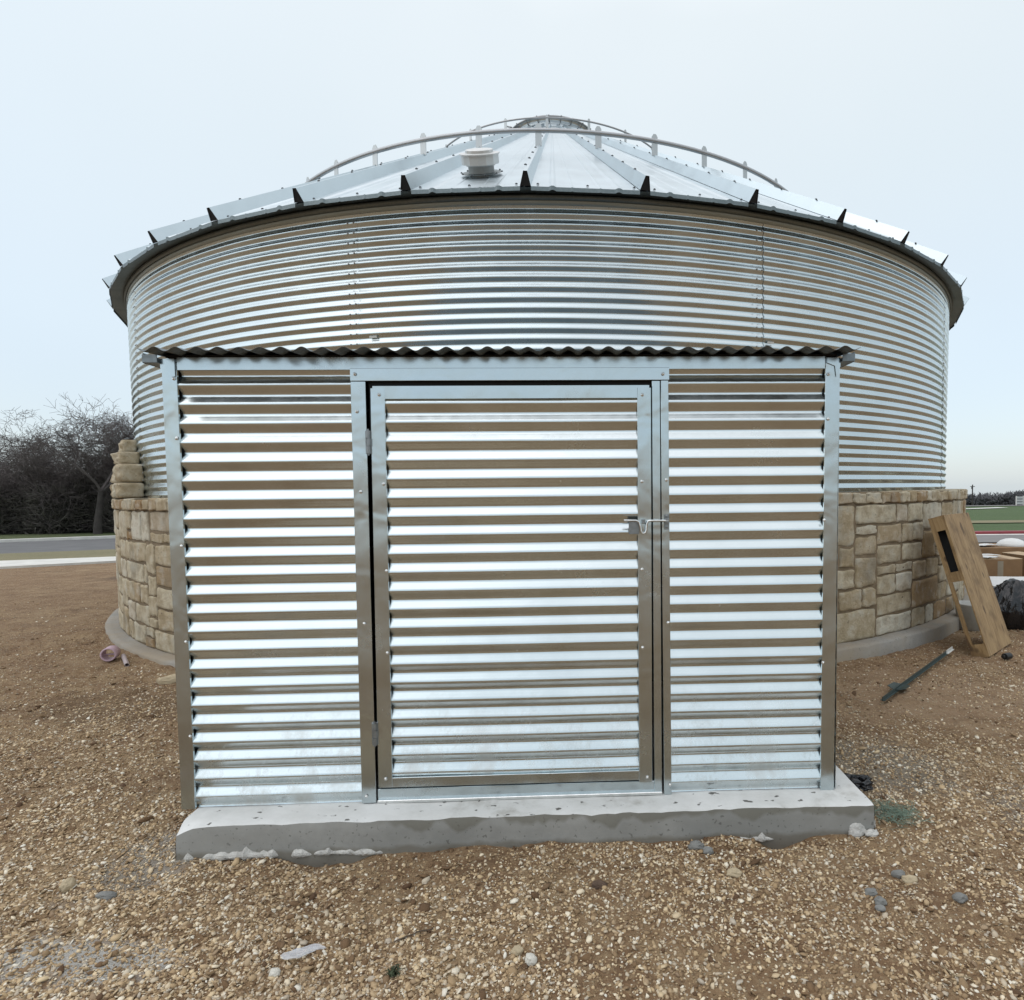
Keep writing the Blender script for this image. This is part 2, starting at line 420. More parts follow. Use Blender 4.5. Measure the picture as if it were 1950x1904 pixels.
# left side of the picture: footpath, dry verge, road, pale kerb, green verge
tag(ray_strip('footpath', (-12.65, 13.07), (-11.22, 14.16), (-14.1, 14.57), (-12.2, 15.4), M['kerb'], .045, .09, e=(-3, 5)), kind='structure')
tag(ray_strip('dry_verge', (-14.14, 14.6), (-12.24, 15.43), (-16.5, 17.06), (-14.47, 18.26), M['dry_grass'], .03, e=(-3, 5)), kind='structure')
tag(ray_strip('road', (-16.51, 17.09), (-14.47, 18.29), (-21.97, 22.77), (-19.56, 24.76), M['asphalt'], .022, e=(-3, 5)), kind='structure')
tag(ray_strip('road_kerb', (-21.97, 22.79), (-19.56, 24.78), (-22.3, 23.15), (-19.87, 25.14), M['kerb'], .12, .12, e=(-3, 5)), kind='structure')
tag(ray_strip('green_verge', (-22.32, 23.17), (-19.89, 25.16), (-42, 43), (-37, 47), M['verge'], .03, e=(-3, 4)), kind='structure')
# right side: parking road, red kerb, green field, field path, far road
tag(strip('parking_road', (8, 17.6), (34, 16.6), (8, 20.9), (34, 20.6), M['asphalt2'], .02, 0, 40), kind='structure')
tag(strip('kerb_gutter', (8, 20.92), (34, 20.62), (8, 21.45), (34, 21.15), M['kerb'], .024, 0, 40), kind='structure')
tag(strip('red_kerb', (8, 21.47), (34, 21.17), (8, 21.95), (34, 21.65), M['redkerb'], .11, .11, 40), kind='structure')
tag(strip('grass_field', (8, 21.97), (34, 21.67), (20, 104), (160, 100), M['grass'], .05, 0, 40), kind='structure')
tag(strip('field_path', (14, 29.4), (50, 29.0), (14, 32.6), (50, 32.2), M['dry_grass'], .09, 0, 40), kind='structure')
tag(strip('far_road', (36, 84), (120, 95), (36, 92), (120, 103), M['asphalt2'], .12, 0, 40), kind='structure')
tag(strip('pale_track', (38, 64), (47, 70), (40, 67.5), (49, 75), M['kerb'], .12, 0, 20), kind='structure')

# ---------------------------------------------------------------- silo
CX, CY = -0.6298, 10.501
RW, RE = 5.7339, 5.900
silo = empty('grain_bin', (CX, CY, 0))
tag(silo, 'big round corrugated galvanised steel grain bin with conical ribbed roof, on the stone wall', 'grain bin')
def pol(r, a, z): return (r * math.sin(a), -r * math.cos(a), z)
# corrugated wall : profile of 0.0685 m pitch
PIT = .0773; AMP = .0078
zb0, zt0 = 1.405, 3.640
prof = []
S = 12
n_c = (zt0 - zb0) / PIT; k = 0
zz = zb0
NA = 360
nz = int(n_c * S)
zv = zb0 + np.arange(nz + 1) / S * PIT
ph = 2 * np.pi * (zv - 3.385) / PIT
off = AMP * (np.sin(ph + 1.57) - .07 * np.sin(3 * (ph + 1.57)))
aa = np.arange(NA) * 2 * np.pi / NA
AA, ZZ = np.meshgrid(aa, zv)
RR = RW + off[:, None] + .0035 * np.sin(AA * 12 + .9) * np.ones_like(ZZ) * 0 + .006 * (vnoise(AA * 9, ZZ * .9, 5) - .5)
V = np.stack([RR * np.sin(AA), -RR * np.cos(AA), ZZ], -1).reshape(-1, 3)
ii = np.arange((nz + 1) * NA).reshape(nz + 1, NA); jj = np.roll(ii, -1, 1)
F = np.stack([ii[:-1], jj[:-1], jj[1:], ii[1:]], -1).reshape(-1, 4)
link('bin_wall', new_mesh('bin_wall', V, F, M['wall_sheet'], True), silo)
# sheet seams: double bolt column plus the lap edge
n_bolt = 0; bolt_me = None; rest = MB()
for k in range(11):
    a0 = R(-12.4 + 32.727 * k)
    for zi in np.arange(3.385 - PIT * 25, zt0 - .05, PIT):
        for da in (-.0045, .0045):
            if k in (0, 1) and zi > 3.385 - PIT * 21.5 and n_bolt < 100:
                if bolt_me is None:
                    q = MB(); q.dome((0, 0, 0), (0, -1, 0), .0075, .006, 6); bolt_me = q.mesh('seam_bolt', M['pipe'])
                bo = link('seam_bolt', bolt_me, silo); bo.location = pol(RW + AMP + .001, a0 + da, zi); bo.rotation_euler = (0, 0, a0 + da); n_bolt += 1
            else:
                rest.dome(pol(RW + AMP + .001, a0 + da, zi), pol(1, a0 + da, 0), .0075, .006, 6)
    lap = MB(); vs = []
    for i in range(len(zv)):
        for da in (.0072, .0092): vs.append(pol(RW + off[i] + (.0025 if da < .008 else -.0005) , a0 + da, zv[i]))
    lap.add(vs, [(2 * i, 2 * i + 1, 2 * i + 3, 2 * i + 2) for i in range(len(zv) - 1)], 0, True); lap.build('sheet_lap', M['wall_sheet'], silo)
ob_ = rest.build('seam_bolts', M['pipe'], silo); tag(ob_, kind='stuff')
# stickers
for a, z in ((-10.73, 2.659), (21.41, 2.651)):
    mb = MB(); a = R(a); r = RW + AMP + .004
    vs = [pol(r, a - .0055, z - .008), pol(r, a + .0055, z - .008), pol(r, a + .0055, z + .009), pol(r, a - .0055, z + .009)]
    vs += [pol(r - .003, a - .0055, z - .008), pol(r - .003, a + .0055, z - .008), pol(r - .003, a + .0055, z + .009), pol(r - .003, a - .0055, z + .009)]
    mb.add(vs, [(0, 1, 2, 3), (4, 7, 6, 5), (0, 4, 5, 1), (1, 5, 6, 2), (2, 6, 7, 3), (3, 7, 4, 0)])
    mb.build('sticker', plain('sticker_paper', (.55, .54, .50), .7, 0, .3, 120, 0), silo)
# eave flashing: plain band, drip angle
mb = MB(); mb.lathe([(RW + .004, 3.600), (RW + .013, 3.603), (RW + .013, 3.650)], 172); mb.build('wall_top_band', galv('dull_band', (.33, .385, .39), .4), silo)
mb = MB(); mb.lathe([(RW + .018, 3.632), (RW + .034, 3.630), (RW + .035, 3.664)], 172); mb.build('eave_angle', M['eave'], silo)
SL = .6529
NR = 42; DA = 2 * math.pi / NR; A0 = R(1.51)
def zr(r): return 3.664 + SL * (RE - r)
nrm_r = 1 / math.sqrt(1 + SL * SL)
def panel_mesh(closure=True):
    mb = MB(); rs = [RE, RE - .05, 5.3, 4.3, 3.2, 2.1, 1.2, .68]
    rows = []
    for r in rs:
        c0 = Vector(pol(r, 0, zr(r))); c1 = Vector(pol(r, DA, zr(r))); W = (c1 - c0).length; tdir = (c1 - c0) / W
        s = .30 + .70 * r / RE; hw = min(.040 * s, W * .22); h = .100 * s * min(1, hw / (.046 * s) + .1)
        nn = Vector((SL * 0 + math.sin(DA / 2) * SL, -math.cos(DA / 2) * SL, 1)).normalized()
        Wf = W - 2 * hw
        pts = [(-hw, 0), (-hw * .36, h), (hw * .36, h), (hw, 0)]
        for fx, dh in ((.16, 0), (.185, .30), (.205, .30), (.23, 0), (.36, 0), (.375, .12), (.39, 0), (.50, 0), (.62, 0), (.635, .12), (.65, 0), (.77, 0), (.795, .3), (.815, .3), (.84, 0)):
            pts.append((hw + Wf * fx, .03 * s * dh))
        pts.append((W - hw, 0))
        rows.append([c0 + tdir * x + nn * y for x, y in pts])
    n = len(rows[0]); vs = [p for row in rows for p in row]
    fs = [(i * n + k, i * n + k + 1, (i + 1) * n + k + 1, (i + 1) * n + k) for i in range(len(rows) - 1) for k in range(n - 1)]
    mb.add(vs, fs, 0)
    # turned-down front lip, panel thickness
    r0 = rows[0]; dn = Vector((0, 0, -.030))
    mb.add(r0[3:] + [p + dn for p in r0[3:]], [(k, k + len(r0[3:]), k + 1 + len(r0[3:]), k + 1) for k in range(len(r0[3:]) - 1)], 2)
    # dark closure in the open rib end
    inn = [p + (rows[1][i] - p) * .12 for i, p in enumerate(r0[:4])]
    mb.add(inn, [(0, 3, 2, 1)], 1)
    # soffit: underside strip from eave edge to the wall
    sof = []
    for q in (0, .5, 1): sof.append(Vector(pol(RE - .004, DA * q, 3.664 - .006)) if q != .5 else (Vector(pol(RE - .004, 0, 3.658)) + Vector(pol(RE - .004, DA, 3.658))) / 2)
    sin_ = [Vector(pol(RW + .01, DA * q, 3.676)) for q in (0, .5, 1)]
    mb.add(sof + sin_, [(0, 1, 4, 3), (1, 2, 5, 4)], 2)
    # washered bolts beside the rib and along the eave
    nn = Vector((math.sin(DA / 2) * SL, -math.cos(DA / 2) * SL, 1)).normalized()
    for r in np.arange(RE - .30, .9, -.42):
        c0 = Vector(pol(r, 0, zr(r))); c1 = Vector(pol(r, DA, zr(r))); W = (c1 - c0).length; td = (c1 - c0) / W
        s = .30 + .70 * r / RE
        mb.dome(c0 + td * -.02 * s + nn * .097 * s, nn, .012, .010, 6, 3)
    for fx in (.10, .52, .92):
        r = RE - .055; c0 = Vector(pol(r, 0, zr(r))); c1 = Vector(pol(r, DA, zr(r)))
        mb.dome(c0 + (c1 - c0) * fx + nn * .004, nn, .011, .010, 6, 3)
    return mb.mesh('roof_panel', [M['roof_sheet'], M['dark_foam'], M['eave'], M['rubber']])
pm = panel_mesh()
first = link('roof_panel', pm, silo); first.rotation_euler = (0, 0, A0)
for k in range(1, NR):
    o = first.copy(); COL.objects.link(o); o.parent = silo; o.rotation_euler = (0, 0, A0 + k * DA)
# guide rings with brackets
for (r, z, rad, bh) in ((4.0705, 5.087, .023, .165), (1.9204, 6.468, .012, .09)):
    mb = MB(); n = 172
    pts = [(r * math.sin(2 * math.pi * i / n), -r * math.cos(2 * math.pi * i / n), z) for i in range(n + 1)]
    mb.tube(pts, rad, 8, caps=False); ring = mb.build('roof_ring', M['pipe'], silo)
    if True:
        bm_ = MB(); w_ = .032 if r > 3 else .018; t_ = .004
        zb_ = zr(r) + .075 - z; hz = bh * .42
        pr = [(-w_, zb_), (w_, zb_), (w_, hz * .6), (w_ * .45, hz), (-w_ * .45, hz), (-w_, hz * .6)]
        vs = [(t_, -r + y, z + q) for y, q in pr] + [(-t_, -r + y, z + q) for y, q in pr]
        # plate across the ring, tangential look: width along the slope direction
        vs = [(x, -r, zq) for (x, _), zq in zip([(y, 0) for y, q in pr], [z + q for y, q in pr])]
        vs = [(x, -r - t_, zq) for x, _, zq in vs] + [(x, -r + t_, zq) for x, _, zq in vs]
        k6 = 6
        fs = [tuple(range(6)), tuple(range(11, 5, -1))] + [(i, 6 + i, 6 + (i + 1) % 6, (i + 1) % 6) for i in range(6)]
        a_off = 0
        bm_.add(vs, fs)
        bm_.tube([(0, -r, z + zb_ + .02), (.012, -r - .03, z + zb_ - .035)], .006, 6)
        me = bm_.mesh('ring_bracket', [galv('bracket_plate', (.48, .50, .50), .45)])
        b0 = link('ring_bracket', me, ring); b0.rotation_euler = (0, 0, A0)
        for k in range(1, NR):
            if r < 3 and k % 2: continue
            o = b0.copy(); COL.objects.link(o); o.parent = ring; o.rotation_euler = (0, 0, A0 + k * DA)
# cap collar and its rim
zc = zr(.66)
mb = MB(); mb.lathe([(.72, zc - .06), (.66, zc + .05), (.66, zc + .12), (.70, zc + .125), (.70, zc + .14), (.62, zc + .145), (.55, zc + .12), (.0, zc + .16)], 64)
cap = mb.build('roof_cap', M['roof_sheet'], silo)
mb = MB(); mb.tube([(.72 * math.sin(i * math.pi / 32), -.72 * math.cos(i * math.pi / 32), zc + .11) for i in range(65)], .012, 6, caps=False)
for k in range(24):
    a = k * math.pi / 12; mb.tube([(.66 * math.sin(a), -.66 * math.cos(a), zc + .06), (.74 * math.sin(a), -.74 * math.cos(a), zc + .12)], .010, 5)
mb.build('cap_rim', M['pipe'], cap)
mb = MB(); a = R(-62); c = Vector((.78 * math.sin(a), -.78 * math.cos(a), zc + .04))
mb.box(c.x - .05, c.x + .05, c.y - .04, c.y + .04, c.z - .04, c.z + .05, bev=.01); mb.tube([c + Vector((.02, 0, .04)), c + Vector((.05, 0, .12))], .014, 6); mb.tube([c + Vector((-.03, 0, .13)), c + Vector((.08, 0, .105))], .012, 6)
mb.build('cap_latch', M['pipe'], cap)
# roof vent, square to the roof slope
vx, vy = -.885 - CX, 5.17 - CY; vz = zr(math.hypot(vx, vy)) + .01
vn = Vector((vx * SL / math.hypot(vx, vy), vy * SL / math.hypot(vx, vy), 1)).normalized()
VQ = Vector((0, 0, 1)).rotation_difference(vn)
def vtilt(v): return [tuple(Vector((vx, vy, vz)) + VQ @ Vector((x - vx, y - vy, z * .74))) for x, y, z in v]
mb = MB()
mb.lathe([(.105, -.06), (.105, .07), (.118, .075), (.118, .09)], 24, vx, vy)
mb.v = vtilt(mb.v)
vent = mb.build('roof_vent', M['vent'], silo)
mb = MB(); mb.lathe([(.10, .085), (.150, .09), (.150, .178), (.162, .180), (.162, .192), (.112, .198), (.112, .222), (.104, .228), (.0, .234)], 14, vx, vy, smooth=False)
mb.v = vtilt(mb.v); mb.build('vent_cap', M['vent'], vent)
mb = MB(); sn = Vector((vx, vy, 0)).normalized()
pl = []
for q in range(20):
    a = 2 * math.pi * q / 20; dx, dy = .165 * math.cos(a), .165 * math.sin(a)
    rr_ = math.hypot(vx + dx, vy + dy); pl.append((vx + dx, vy + dy, zr(rr_) + .016))
mb.add([(vx, vy, zr(math.hypot(vx, vy)) + .020)] + pl, [(0, 1 + q, 1 + (q + 1) % 20) for q in range(20)])
for q in range(0, 20, 2): mb.dome(Vector(pl[q]) * 1, (0, -.4, 1), .009, .01, 6, 1)
mb.build('vent_flange', [M['eave'], M['rubber']], vent)

# ---------------------------------------------------------------- stone wall round the bin
wall = empty('stone_wall', (CX, CY, 0))
tag(wall, 'round wall of cream and brown limestone blocks under the steel bin', 'stone wall')
RS = 5.955; ZL = .119; ZT = 1.310; ZC = 1.418
def left_drop(a):
    """the ledge steps down toward the left, where it is nearly flush with the dirt"""
    a = (np.asarray(a) + np.pi) % (2 * np.pi) - np.pi
    t_ = np.clip((-a - R(12)) / R(20), 0, 1) * np.clip((a + R(150)) / R(20), 0, 1)
    return .095 * t_ * t_ * (3 - 2 * t_)
def sag(P):
    P = np.array(P, float); a = np.arctan2(P[:, 0], -P[:, 1])
    P[:, 2] -= left_drop(a) * np.clip(1 - (P[:, 2] - ZL) / (ZT - ZL), 0, 1)
    return P
mb = MB(); mb.lathe([(RS - .016, -.08), (RS - .016, ZC - .006), (RW - .15, ZC - .004)], 240)
mb.build('mortar', M['mortar'], wall)
mb = MB(); lp = [(RS - .03, ZL + .004), (RS + .06, ZL), (RS + .115, ZL - .002), (RS + .126, ZL - .014), (RS + .128, -.15)]
mb.lathe(lp, 300)
vs = []
for (x, y, z) in mb.v:
    a = math.atan2(x, -y); n = (vnoise(a * 40, z * 3 + 5, 4) - .5) * .016 * (1 if math.hypot(x, y) > RS + .08 else 0)
    rr_ = math.hypot(x, y); vs.append((x * (rr_ + n) / rr_, y * (rr_ + n) / rr_, z + (float(vnoise(a * 60, 1, 8)) - .5) * .01))
mb.v = [tuple(p) for p in sag(vs)]; mb.build('concrete_footing', M['concrete'], wall)
def stone_block(V_, F_, a0, a1, z0, z1, r0, bulge, g=.0085, seed=0, n=12):
    """one split-faced block between angles a0,a1; boundary wobble and rounded arrises"""
    b0 = len(V_); u = np.linspace(-1, 1, n)
    U, W_ = np.meshgrid(u, u)
    wA = a1 - a0; hZ = z1 - z0; Lr = wA * r0
    ga = g / r0
    # spread rows close to the edges so the arris stays tight
    U2 = np.sign(U) * (1 - (1 - np.abs(U)) ** 2.0); W2 = np.sign(W_) * (1 - (1 - np.abs(W_)) ** 2.0)
    ca, cz = (a0 + a1) / 2, (z0 + z1) / 2
    wob = .0095
    na = (vnoise(W2 * 2.7 + seed * 3.1, U2 * 1.1 + seed, 11) - .5) * 2 * wob / r0
    nz_ = (vnoise(U2 * 1.7 + seed * 5.3, W2 * 1.1 + seed, 12) - .5) * 2 * wob
    # rounded corners
    cr_ = (np.abs(U2) ** 8) * (np.abs(W2) ** 8)
    A = ca + U2 * (wA / 2 - ga) * (1 - .03 * cr_) + na
    Zz = cz + W2 * (hZ / 2 - g) * (1 - .03 * cr_) + nz_
    edge = (1 - np.abs(U2) ** 40) * (1 - np.abs(W2) ** 40)
    rel = (fbm(A * r0 * 9 + seed, Zz * 9, 31, 4)) * .016 + (fbm(A * r0 * 28, Zz * 28 + seed, 61, 3)) * .015
    rad = r0 - .030 + edge * (.024 + bulge * .8 + rel)
    P = np.stack([rad * np.sin(A), -rad * np.cos(A), Zz], -1).reshape(-1, 3)
    V_.append(P)
    base = sum(len(q) for q in V_[:-1])
    id_ = base + np.arange(n * n).reshape(n, n)
    F_.append(np.stack([id_[:-1, :-1], id_[:-1, 1:], id_[1:, 1:], id_[1:, :-1]], -1).reshape(-1, 4))
rs_ = random.Random(21)
V_, F_ = [], []
cell_a = .100 / RS; NC = int(2 * math.pi / cell_a); cell_a = 2 * math.pi / NC
zrows = [ZL + (ZT - ZL) * i / 13 for i in range(14)]
occ = [[False] * NC for _ in range(13)]
sid = 0
for r_ in range(13):
    c_ = 0
    while c_ < NC:
        if occ[r_][c_]: c_ += 1; continue
        room = 0
        while c_ + room < NC and not occ[r_][c_ + room] and room < 6: room += 1
        h_ = rs_.choice([2, 2, 2, 3, 1, 2])
        if h_ == 1 and room < 2: h_ = 2
        w_ = rs_.choice([2, 3, 3, 4, 5] if h_ == 2 else ([3, 4, 5] if h_ == 3 else [2, 3]))
        if h_ == 4: w_ = min(w_, 3)
        w_ = min(w_, room); h_ = min(h_, 13 - r_)
        if 13 - r_ - h_ == 1: h_ = 13 - r_
        if room - w_ == 1 and w_ < 6: w_ = room
        for y_ in range(r_, min(13, r_ + h_)):
            for x_ in range(c_, c_ + w_): occ[y_][x_] = True
        z1 = zrows[min(13, r_ + h_)]
        jz = .0
        stone_block(V_, F_, c_ * cell_a, (c_ + w_) * cell_a, zrows[r_], z1, RS, rs_.uniform(-.006, .010), seed=sid); sid += 1
        c_ += w_
link('stone_blocks', new_mesh('stone_blocks', sag(np.concatenate(V_)), np.concatenate(F_), M['stone'], True), wall)
V_, F_ = [], []; a = 0
while a < 2 * math.pi - .01:
    w_ = rs_.choice([.10, .12, .17, .22, .27]) / RS
    if 2 * math.pi - a - w_ < .02: w_ = 2 * math.pi - a
    n0 = sum(len(q) for q in V_)
    stone_block(V_, F_, a, a + w_, ZT, ZC + rs_.uniform(-.010, .004), RS + .008, rs_.uniform(0, .014), .004, sid); sid += 1
    # top face of the cap stone back to the bin
    fr = V_[-1].reshape(12, 12, 3)[-1]; n = 12
    bk = []
    for p in fr:
        rr_ = math.hypot(p[0], p[1]); bk.append((p[0] / rr_ * (RW - .02), p[1] / rr_ * (RW - .02), p[2] + .002))
    V_.append(np.array(bk)); b_ = n0 + 144
    F_.append(np.array([[n0 + 132 + i, n0 + 132 + i + 1, b_ + i + 1, b_ + i] for i in range(11)]))
    a += w_
link('cap_stones', new_mesh('cap_stones', np.concatenate(V_), np.concatenate(F_), M['stone'], True), wall)
# higher stepped blocks at the back left
def solid_block(a0, a1, z0, z1, ri, ro, seed):
    import bmesh
    bm = bmesh.new(); bmesh.ops.create_cube(bm, size=2); bmesh.ops.subdivide_edges(bm, edges=list(bm.edges), cuts=7, use_grid_fill=True)
    out_ = MB(); vs = []
    for v in bm.verts:
        x, y, z = v.co
        rr = (x ** 8 + y ** 8 + z ** 8) ** (1 / 8.); x, y, z = (q / max(rr, 1) * 1.0 for q in (x, y, z))
        a = (a0 + a1) / 2 + x * (a1 - a0) / 2; r = (ri + ro) / 2 + y * (ro - ri) / 2; zz = (z0 + z1) / 2 + z * (z1 - z0) / 2
        nn_ = (float(fbm(a * 60 + seed, zz * 11, 3)) + float(fbm(r * 20 + seed, zz * 21, 8)) * .6) * .085
        r += nn_ * (1 if y > .2 else .3); a += float(fbm(zz * 14 + seed, r * 9, 14)) * .004
        vs.append(pol(r, a, zz))
    bm.verts.ensure_lookup_table(); fs = [tuple(v.index for v in f.verts) for f in bm.faces]; bm.free()
    out_.add(vs, fs, 0, True); return out_
steps = [(-44.5, 1.424, 1.584), (-44.8, 1.588, 1.779), (-46.5, 1.783, 1.912), (-48.5, 1.916, 2.051), (-66, 2.055, 2.17), (-74, 2.174, 2.29)]
for i, (s_, z0, z1) in enumerate(steps):
    a = s_; k = 0
    while a > -100:
        w_ = rs_.uniform(1.9, 3.2); 
        a2 = a - w_
        if i + 1 < len(steps) or True:
            mb = solid_block(R(a2) + .0006, R(a) - .0006, z0, z1, RW + .0, RS + (.0, -.02, -.045, -.09, -.12, -.15)[i] + rs_.uniform(-.015, .01), sid); sid += 1
            if k == 0 or True:
                if k == 0: step_all = MB()
                step_all.add(mb.v, mb.f, 0, True)
        a = a2; k += 1
        if a < (steps[i + 1][0] - 22 if i + 1 < len(steps) else s_ - 25): break
    step_all.build('stepped_stones', M['stone'], wall)

# ---------------------------------------------------------------- concrete slab under the shed
SX, SY, YAW, SW = -1.7565, 2.5602, .0414, 2.6628
SC = 1.0555
slab = empty('concrete_slab', (SX, SY, .12 - .12 * SC), YAW); slab.scale = (SC, SC, SC)
tag(slab, 'grey concrete slab with whitewashed top under the metal shed, stained dark along its front', 'slab')
u0, u1, v0, v1 = .060 - .05, SW + .10, -.140, 1.78
u0 = .055
# top sheet
xsl = np.linspace(u0, u1, 90); ysl = np.concatenate([np.linspace(v0, v0 + .3, 20), np.linspace(v0 + .35, v1, 14)])
XX, YY = np.meshgrid(xsl, ysl)
XX = XX + (0 if True else 0)
ed = np.exp(-(YY - v0) / .012)
ZZs = .12 + .006 * fbm(XX * 6, YY * 6, 4, 4) - .007 * ed * (vnoise(XX * 22, YY * 0, 6))
YYe = YY + ed * .012 * (vnoise(XX * 14, YY * 0, 2) - .5)
# left front corner worn back
ZZs = ZZs - .03 * np.exp(-((XX - u0) / .05) ** 2 - ((YY - v0) / .03) ** 2)
id_ = np.arange(XX.size).reshape(XX.shape)
F = np.stack([id_[:-1, :-1], id_[:-1, 1:], id_[1:, 1:], id_[1:, :-1]], -1).reshape(-1, 4)
link('slab_top', new_mesh('slab_top', np.stack([XX, YYe, ZZs], -1).reshape(-1, 3), F, M['slab_top'], True), slab)
# front and side faces share the top edge
def skirt(top, dirv, n=9, depth=.18):
    top = np.array(top); V = []
    for j in range(n):
        q = j / (n - 1); z = top[:, 2] * (1 - q) + (-.08) * q
        s_ = top[:, 0] + top[:, 1]
        o_ = .010 * fbm(s_ * 7, z * 9, 5, 4) * min(1, q * 6) + .004 * min(1, q * 8)
        V.append(np.stack([top[:, 0] + dirv[0] * o_, top[:, 1] + dirv[1] * o_, z], -1))
    V = np.concatenate(V); m_ = len(top); i_ = np.arange(n * m_).reshape(n, m_)
    return V, np.stack([i_[:-1, :-1], i_[1:, :-1], i_[1:, 1:], i_[:-1, 1:]], -1).reshape(-1, 4)
T = np.stack([XX, YYe, ZZs], -1)
Vf, Ff = skirt(T[0], (0, -1)); link('slab_front', new_mesh('slab_front', Vf, Ff, M['slab_side'], True), slab)
Vf, Ff = skirt(T[:, -1], (1, 0)); link('slab_end', new_mesh('slab_end', Vf, Ff, M['slab_side'], True), slab)
Vf, Ff = skirt(T[::-1, 0], (-1, 0)); link('slab_end', new_mesh('slab_end', Vf, Ff, M['slab_side'], True), slab)

def lump(cx_, cy_, cz_, sx_, sy_, sz_, seed, rough=.35, sub=2, rot=0):
    import bmesh
    bm = bmesh.new(); bmesh.ops.create_icosphere(bm, subdivisions=sub, radius=1)
    vs = []; c_, s_ = math.cos(rot), math.sin(rot)
    for v in bm.verts:
        p = v.co; k = 1 + rough * (float(fbm(p.x * 1.6 + seed * 7.7, p.y * 1.6 + p.z * 1.3 + seed, 3, 3))) * 2.2
        x, y, z = p.x * sx_ * k, p.y * sy_ * k, p.z * sz_ * k
        vs.append((cx_ + x * c_ - y * s_, cy_ + x * s_ + y * c_, cz_ + z))
    fs = [tuple(v.index for v in f.verts) for f in bm.faces]; bm.free()
    return vs, fs
def local_to_world(u, v):
    c_, s_ = math.cos(YAW), math.sin(YAW); u *= SC; v *= SC; return SX + u * c_ - v * s_, SY + u * s_ + v * c_
# squeezed-out concrete along the slab foot
def ribbon(ua, ub, name):
    n = int((ub - ua) / .008); vs = []; m_ = 7
    for i in range(n + 1):
        u = ua + (ub - ua) * i / n; e_ = min(1, min(i, n - i) / 4)
        k = e_ * .75 * (.45 + 1.3 * float(vnoise(u * 23, 3, 5)) * float(vnoise(u * 61, 1, 9)) * 1.5)
        for j in range(m_):
            a = math.pi * j / (m_ - 1)
            jit = 1 + .35 * float(fbm(u * 90, j * 1.7, 12, 3))
            vs.append((u, v0 + .004 - (.004 + .020 * k * math.sin(a) * jit), -.012 + .012 * k + .017 * k * math.cos(a) * jit + .006 * float(vnoise(u * 12, 2, 2))))
    mb = MB(); mb.add(vs, [(i * m_ + j, (i + 1) * m_ + j, (i + 1) * m_ + j + 1, i * m_ + j + 1) for i in range(n) for j in range(m_ - 1)], 0, False)
    mb.build(name, M['white_concrete'], slab)
ribbon(.065, .45, 'concrete_spill'); ribbon(.47, .86, 'concrete_spill'); ribbon(2.18, 2.36, 'concrete_spill')
# ---------------------------------------------------------------- shed
shed = empty('tool_shed', (SX, SY, .12 - .12 * SC), YAW); shed.scale = (SC, SC, SC)
tag(shed, 'small galvanised corrugated metal shed with wide closed door, in front of the bin', 'shed')
SP = .0745; SA = .0086
def corr(u0, u1, z0, z1, v=0.0, phase=1.714, nu=2, flat_bottom=False):
    n = int((z1 - z0) / SP * 14); z = np.linspace(z0, z1, n + 1)
    ph = 2 * np.pi * (z - phase) / SP
    d = SA * (np.sin(ph) - .08 * np.sin(3 * ph))
    us = np.linspace(u0, u1, nu); U, Zg = np.meshgrid(us, z)
    rowa = .90 + .12 * vnoise((z - phase) / SP * 1.0, z * 0, 17)
    D = (d * rowa)[:, None] + .0016 * (vnoise(U * 1.7 + 3, Zg / SP * .9, 41) - .5) + .0016 * np.sin(U * 5 + Zg * 2) + .0012 * (vnoise(U * 6, Zg * 7, 2) - .5)
    V = np.stack([U, v - D, Zg], -1).reshape(-1, 3)
    i_ = np.arange(V.shape[0]).reshape(n + 1, nu)
    return V, np.stack([i_[:-1, :-1], i_[:-1, 1:], i_[1:, 1:], i_[1:, :-1]], -1).reshape(-1, 4)
def corr_obj(name, u0, u1, z0, z1, v, parent, phase=1.714, nu=24, xf=None, mtl=None):
    V, F = corr(u0, u1, z0, z1, v, phase, nu)
    if xf is not None: V = xf(V)
    return link(name, new_mesh(name, V, F, mtl or M['shed_sheet'], True), parent)
FV = -.0122          # plane of the trim faces
corr_obj('front_panel', .02, .74, .122, 1.885, .0, shed, 1.7135)
corr_obj('front_panel', 1.95, 2.64, .122, 1.885, .0, shed, 1.7135)
